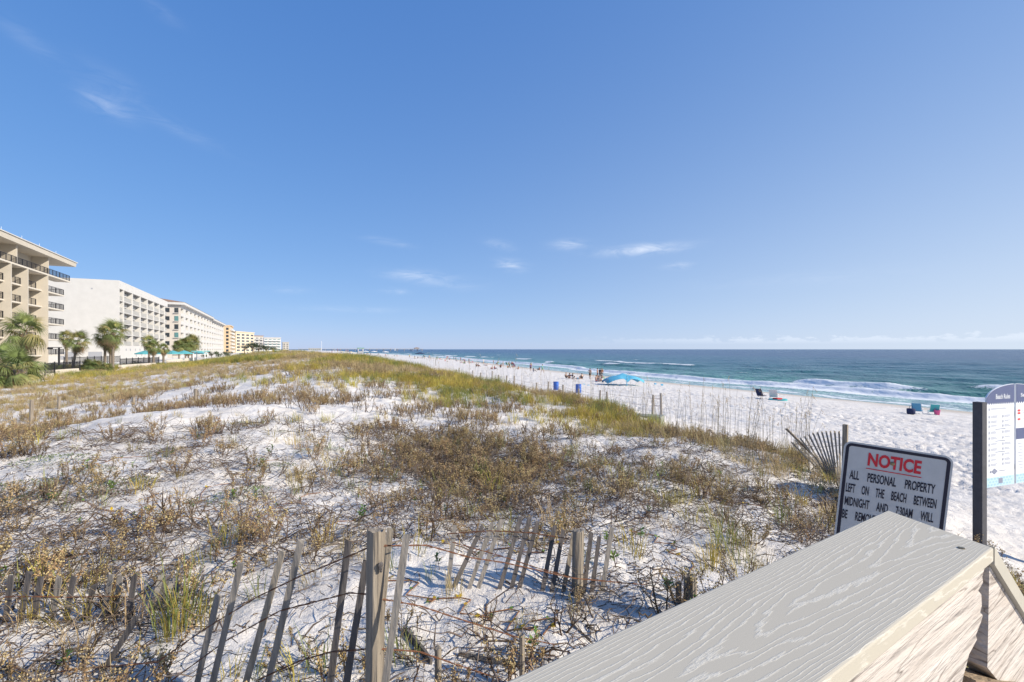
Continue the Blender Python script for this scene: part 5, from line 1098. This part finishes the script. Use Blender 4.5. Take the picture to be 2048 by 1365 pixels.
def body(kind):
    sp, aL, aR, lL, lR = pose(kind); V = list(sp); E = [(i, i+1) for i in range(5)]
    for ch, root in ((aL, 2), (aR, 2), (lL, 0), (lR, 0)):
        k = len(V); V += ch; E.append((root, k)); E += [(k+i, k+i+1) for i in range(len(ch)-1)]
    bm_ = skin_mesh('body', V, E, SKIN[0])
    g = 1.17
    sh = [(*sp[0][:3], sp[0][3]*g, .85)]+[(*lL[0][:3], lL[0][3]*1.2), tuple(Vector(lL[0][:3]).lerp(Vector(lL[1][:3]), .62))+(.088,), (*lR[0][:3], lR[0][3]*1.2), tuple(Vector(lR[0][:3]).lerp(Vector(lR[1][:3]), .62))+(.088,), tuple(Vector(sp[0][:3]).lerp(Vector(sp[1][:3]), .5))+(.135, .8)]
    shorts = skin_mesh('shorts', sh, [(0, 1), (1, 2), (0, 3), (3, 4), (0, 5)], CL['black'])
    tv = [(*sp[0][:3], sp[0][3]*g, .82), (*sp[1][:3], sp[1][3]*g, .8), (*sp[2][:3], sp[2][3]*1.12, .8), (*aL[0][:3], .07), tuple(Vector(aL[0][:3]).lerp(Vector(aL[1][:3]), .6))+(.062,), (*aR[0][:3], .07), tuple(Vector(aR[0][:3]).lerp(Vector(aR[1][:3]), .6))+(.062,)]
    top = skin_mesh('shirt', tv, [(0, 1), (1, 2), (2, 3), (3, 4), (2, 5), (5, 6)], CL['white'])
    c = Vector(sp[4][:3]).lerp(Vector(sp[5][:3]), .55); b = MB(); b.lathe([(.0, -.02), (.088, -.03), (.098, .02), (.085, .07), (.05, .10), (.0, .108)], 10, c+Vector((0, .018, 0))); hair = b.mesh('hair', HAIR[0], True)
    return bm_, shorts, top, hair
BOD = {k: body(k) for k in ('stand', 'walk', 'stand_hip', 'sit', 'lie')}
def person(label, kind, px, py, bottom='black', top=None, skin=1, hair=0, face=None, grp=None, at=None, scl=1.):
    if at: x, y, z_ = at
    else:
        z_ = 1.3
        for _ in range(4): y = (CAMZ-z_)*F/(py-699); x = (px-1024)/F*y; z_ = H1(x, y)
    z_ = max(z_, .03)
    t = thing('person', label, 'person', (x, y, z_-.01), random.uniform(0, 6.28) if face is None else face, grp, scl); bm_, sh, tp, hr = BOD[kind]
    inst('body', bm_, t, m=SKIN[skin]); inst('shorts', sh, t, m=CL[bottom]); inst('hair', hr, t, m=HAIR[hair])
    if top: inst('shirt', tp, t, m=CL[top])
    return t
person('shirtless man in black shorts standing apart facing the sea', 'stand_hip', 1180, 759, 'black', None, 1, 0, 2.6)
person('standing person in dark shorts, one of three standing together by the seated group', 'stand', 1195, 757, 'navy', None, 1, 0, 1.0); person('standing person in black top in the middle of the standing trio', 'stand', 1200, 756.5, 'black', 'black', 2, 0, 2.2); person('standing person in orange top at the edge of the standing trio', 'walk', 1204, 756, 'black', 'orange', 1, 1, -1)
for i, (px, py, bt, tp, lb) in enumerate(((1193, 763, 'red', None, 'seated person in red shorts in front of the standing trio'), (1198, 764, 'navy', 'grey', 'seated person in grey shirt in front of the standing trio'), (1203, 763, 'black', 'white', 'seated person in white shirt in front of the standing trio'), (1133, 757, 'black', 'black', 'seated person in black at the end of the sitting row'), (1139, 758, 'navy', 'grey', 'seated person in grey shirt in the sitting row'), (1146, 758, 'black', 'white', 'seated person in white shirt in the sitting row'), (1163, 758.5, 'black', 'black', 'seated person in black apart from the sitting row'))):
    person(lb, 'sit', px, py, bt, tp, i % 3, i % 2)
person('person lying in blue beside the seated person in black', 'lie', 1154, 759, 'blue', 'white', 1, 0, 1.4)
person('person in yellow shirt walking along the wet sand', 'walk', 1062, 739, 'black', 'yellow', 1, 0, -.5)
for (k, px, py, bt, tp, lb) in (('stand', 938, 727.5, 'black', 'black', 'person in black standing near the water on the middle beach'), ('stand', 987, 727.5, 'black', 'navy', 'person in navy shirt standing at the water line'), ('stand', 967, 727, 'white', 'white', 'person in white standing by the water line'), ('stand', 1006, 734.5, 'orange', None, 'shirtless person in orange shorts standing over a seated friend'), ('sit', 1001, 736, 'black', 'black', 'person in black seated beside the one in orange shorts'), ('sit', 984, 739.5, 'red', None, 'person in red shorts seated with a friend on open sand'), ('sit', 990, 739.5, 'navy', 'red', 'person in red shirt seated with a friend on open sand'), ('sit', 953, 734, 'black', 'black', 'person in black seated with one in navy'), ('sit', 957, 734, 'navy', 'navy', 'person in navy seated with one in black'), ('sit', 929, 728, 'teal', 'green', 'person in green shirt seated on the middle beach'), ('sit', 945, 726, 'red', 'pink', 'person in pink shirt seated on the middle beach'), ('lie', 973, 731.5, 'red', None, 'sunbather in red lying on the middle beach')):
    person(lb, k, px, py, bt, tp, random.randrange(3), random.randrange(3))
rngp = random.Random(5)
for i in range(74):
    px = rngp.uniform(655, 935) if i < 52 else rngp.uniform(880, 1090); lim = np.interp(px, [650, 750, 830, 930, 1090], [704.5, 710, 714, 721, 741]); py = lim+rngp.uniform(-.3, 3.2)*np.interp(px, [650, 930], [.5, 2.0])
    person('tiny beachgoer far down the crowded beach', rngp.choice(('stand', 'sit', 'walk', 'sit', 'lie')), px, py, rngp.choice(list(CL)), rngp.choice([None]+list(CL)), rngp.randrange(3), rngp.randrange(3), grp='tiny beachgoers far down the beach')
# ================================================================== beach things
def on_beach(px, py, z0=1.3):
    z_ = z0
    for _ in range(5): y = (CAMZ-z_)*F/(py-699); x = (px-1024)/F*y; z_ = H1(x, y)
    return Vector((x, y, z_))
BLUEB = mat('blue_barrel', (.04, .13, .46), .4, var=.1, scale=3); WHITEB = mat('barrel_label', (.6, .62, .7), .5)
for (px, py, lb) in ((1112, 781, 'blue plastic drum bin standing clear behind the dune grass'), (1157, 786, 'blue plastic drum bin half hidden by the dune grass')):
    g = on_beach(px, py, 1.8); t = thing('drum_bin', lb, 'bin', tuple(g), 2.2)
    MB().lathe([(.27, -.05), (.285, .0), (.285, .28), (.30, .30), (.285, .32), (.285, .58), (.30, .60), (.285, .62), (.285, .86), (.295, .89)], 20).build('drum', BLUEB, t, True)
    MB().lathe([(.27, .885), (.27, .87), (.0, .80)], 20).build('bag_lining', CL['white'], t); MB().box(-.1, .1, -.292, -.286, .25, .6).build('label_patch', WHITEB, t)
# wing shade canopy
g = on_beach(1249, 771); SH = mat('cyan_shade', (.16, .55, .75), .7, transl=.35, var=.05); t = thing('beach_canopy', 'cyan wing-shaped fabric beach shade held up by a single pole', 'canopy', tuple(g), .15)
n = 10; b = MB(); vs = []; Wd = 2.9
for i in range(n+1):
    for j in range(n+1):
        u_ = i/n*2-1; v_ = j/n*2-1; x = u_*Wd*.95*(1-.12*v_*v_); y = v_*1.6*(1-.35*u_*u_)+.5
        z_ = 1.3-.65*abs(u_)**2.6-.35*(v_*v_)+.25*math.exp(-(u_*6)**2)*(1-v_*v_)-(.5*math.exp(-((u_-.03)*9)**2) if v_ < -.3 else 0)
        vs.append((x, y, max(.12, z_)))
k = n+1; b.add(vs, [(i*k+j, (i+1)*k+j, (i+1)*k+j+1, i*k+j+1) for i in range(n) for j in range(n)]); cv = b.build('canopy', SH, t, True)
cv.modifiers.new('sol', 'SOLIDIFY').thickness = .01
MB().tube([(0, -.8, -.3), (0, -.75, 1.32)], .05, 8).build('pole', SH, t)
for (x, y) in ((-4.3, -.3), (-4.3, 1.2), (4.3, -.3), (4.3, 1.2)): MB().tube([(x*.93, y, .25), (x*1.12, y*1.3, 0)], .012, 5).build('tether', POLE, t); MB().box(x*1.14-.12, x*1.14+.12, y*1.3-.1, y*1.3+.1, -.03, .16).build('sandbag', SH, t)
def beach_chair(label, px, py, c1, rz, s=1., name='beach_chair', grp=None):
    g = on_beach(px, py); t = thing(name, label, 'chair', tuple(g), rz, grp, s); fab = CL[c1]
    MB().prism([(-.25, .26), (-.25, .24), (.25, .20), (.25, .22)], -.28, .28, Matrix.Rotation(math.pi/2, 4, 'Z')).build('seat', fab, t); 
    MB().add([(x, y, z_) for (y, z_) in ((.24, .22), (.55, .82), (.565, .81), (.255, .21)) for x in (-.28, .28)], [(0, 1, 3, 2), (2, 3, 5, 4), (4, 5, 7, 6), (6, 7, 1, 0), (0, 2, 4, 6), (1, 7, 5, 3)]).build('backrest', fab, t)
    for sx_ in (-.3, .3):
        b = MB(); b.tube([(sx_, -.28, 0), (sx_, .2, .24), (sx_, .58, .84)], .013, 5); b.tube([(sx_, .34, 0), (sx_, -.25, .26)], .013, 5); b.build('side_frame', POLE, t); MB().box(sx_-.03, sx_+.03, -.22, .32, .40, .425).build('armrest', POLE, t)
    return t
beach_chair('pale blue low beach chair with a navy bag beside it', 1835, 828, 'blue', 2.3, 1.0); beach_chair('striped green and blue beach chair draped with a towel', 1866, 829, 'teal', 2.7, .95)
beach_chair('empty navy beach chair facing the sea beside a towel', 1524, 797, 'navy', 2.1, 1.15); beach_chair('white beach chair with dark bag on its back beside a round mat', 1548, 799, 'white', 2.5, 1.15); beach_chair('green sling beach chair near the cyan shade', 1217, 770, 'green', 1.2, 1.2)
g = on_beach(1822, 829); t = thing('beach_bag', 'navy beach tote bag with handles beside the pale blue chair', 'bag', tuple(g), .3)
MB().lathe([(.18, 0), (.25, .05), (.27, .3), (.25, .42)], 14).build('bag', CL['navy'], t, True); MB().tube([(-.2, 0, .4), (-.12, 0, .62), (.12, 0, .62), (.2, 0, .4)], .015, 5).build('handle', CL['navy'], t)
g = on_beach(1874, 830); t = thing('bucket', 'pink toy bucket beside the striped chair', 'bucket', tuple(g)); MB().lathe([(.15, 0), (.20, .35), (.21, .36), (.19, .35), (.14, .02)], 14).build('pail', CL['pink'], t, True); MB().tube([(-.2, 0, .35), (-.1, 0, .52), (.1, 0, .52), (.2, 0, .35)], .012, 5).build('handle', CL['pink'], t)
g = on_beach(1556, 801); t = thing('float_mat', 'round teal float mat with red towel lying on the sand', 'mat', tuple(g), .4); MB().lathe([(.0, 0), (.75, 0), (.82, .06), (.75, .13), (.6, .07), (.0, .07)], 20).build('float', CL['teal'], t, True); MB().box(-.4, .3, -.25, .3, .075, .22).build('towel', CL['red'], t, bevel=.05)
# umbrellas and far kit
for (px, py, m, R, lb) in ((840, 717.5, CL['navy'], 2.6, 'dark navy beach umbrella shading a group on the middle beach'), (731, 709, CL['white'], 3., 'white beach umbrella nearest the grey lifeguard stand'), (748, 709.5, CL['white'], 2.8, 'white beach umbrella among far sunbathers'), (771, 711, CL['white'], 2.6, 'white beach umbrella closest to the breakers')):
    g = on_beach(px, py); parasol(lb, g.x, g.y, g.z, R, 3.0, m, None, 'umbrella')
for (dx, c, lb) in ((-1, 'black', 'person in black seated under the navy umbrella'), (1.2, 'blue', 'person in blue seated under the navy umbrella')):
    g = on_beach(840, 717.5); person(lb, 'sit', 0, 0, c, c, 1, 0, at=(g.x+dx, g.y-.4, H1(g.x+dx, g.y-.4)))
g = on_beach(721, 716); t = thing('lifeguard_stand', 'pale grey lifeguard stand with dark green roof on the far beach', 'lifeguard stand', tuple(g), .4)
for (x, y) in ((-.9, -.9), (.9, -.9), (-.9, .9), (.9, .9)): MB().bar((x, y, -.3), (x*.85, y*.85, 3.3), .12, .12).build('leg', POLE, t)
MB().box(-.95, .95, -.95, .95, 1.4, 2.4).build('cabin', GREYW, t); MB().box(-1.1, 1.1, -1.1, 1.1, 3.31, 3.5).build('roof', CL['green'], t)
g = on_beach(871, 732, 1.8); t = thing('shower_post', 'brown wooden post with a long crossarm on the upper beach', 'post', tuple(g), .2); MB().bar((0, 0, -.3), (0, 0, 1.9), .14, .14).build('post', FWOOD, t); MB().bar((-1.5, 0, 1.95), (1.2, 0, 1.95), .06, .08).build('crossarm', FWOOD, t); MB().box(1.0, 1.4, -.1, .1, 1.72, 1.9).build('end_box', CL['red'], t)
for (px, py, c, lb) in ((1016, 731, 'green', 'green folding chair in the colourful row of chairs'), (1021, 732, 'yellow', 'yellow folding chair in the colourful row of chairs'), (1026, 733, 'teal', 'teal folding chair in the colourful row of chairs'), (1031, 734, 'purple', 'purple folding chair in the colourful row of chairs')):
    beach_chair(lb, px, py, c, 2.2, 1.5, 'folding_chair')
g = on_beach(765, 706.5); Yv = 1500
t = thing('sailboat', 'small white sailboat on the horizon behind the pier', 'boat', (-500, 2100, 0), .4); MB().prism([(-4, 1.2), (4.4, 1.2), (3.2, 0), (-3.4, 0)], -1.2, 1.2).build('hull', WHITE, t); MB().tube([(.5, 0, 1), (.5, 0, 13)], .1, 5).build('mast', POLE, t); MB().add([(.4, .02, 2), (-3.4, .3, 2), (.4, .02, 12.5)], [(0, 1, 2)]).build('sail', CL['white'], t)
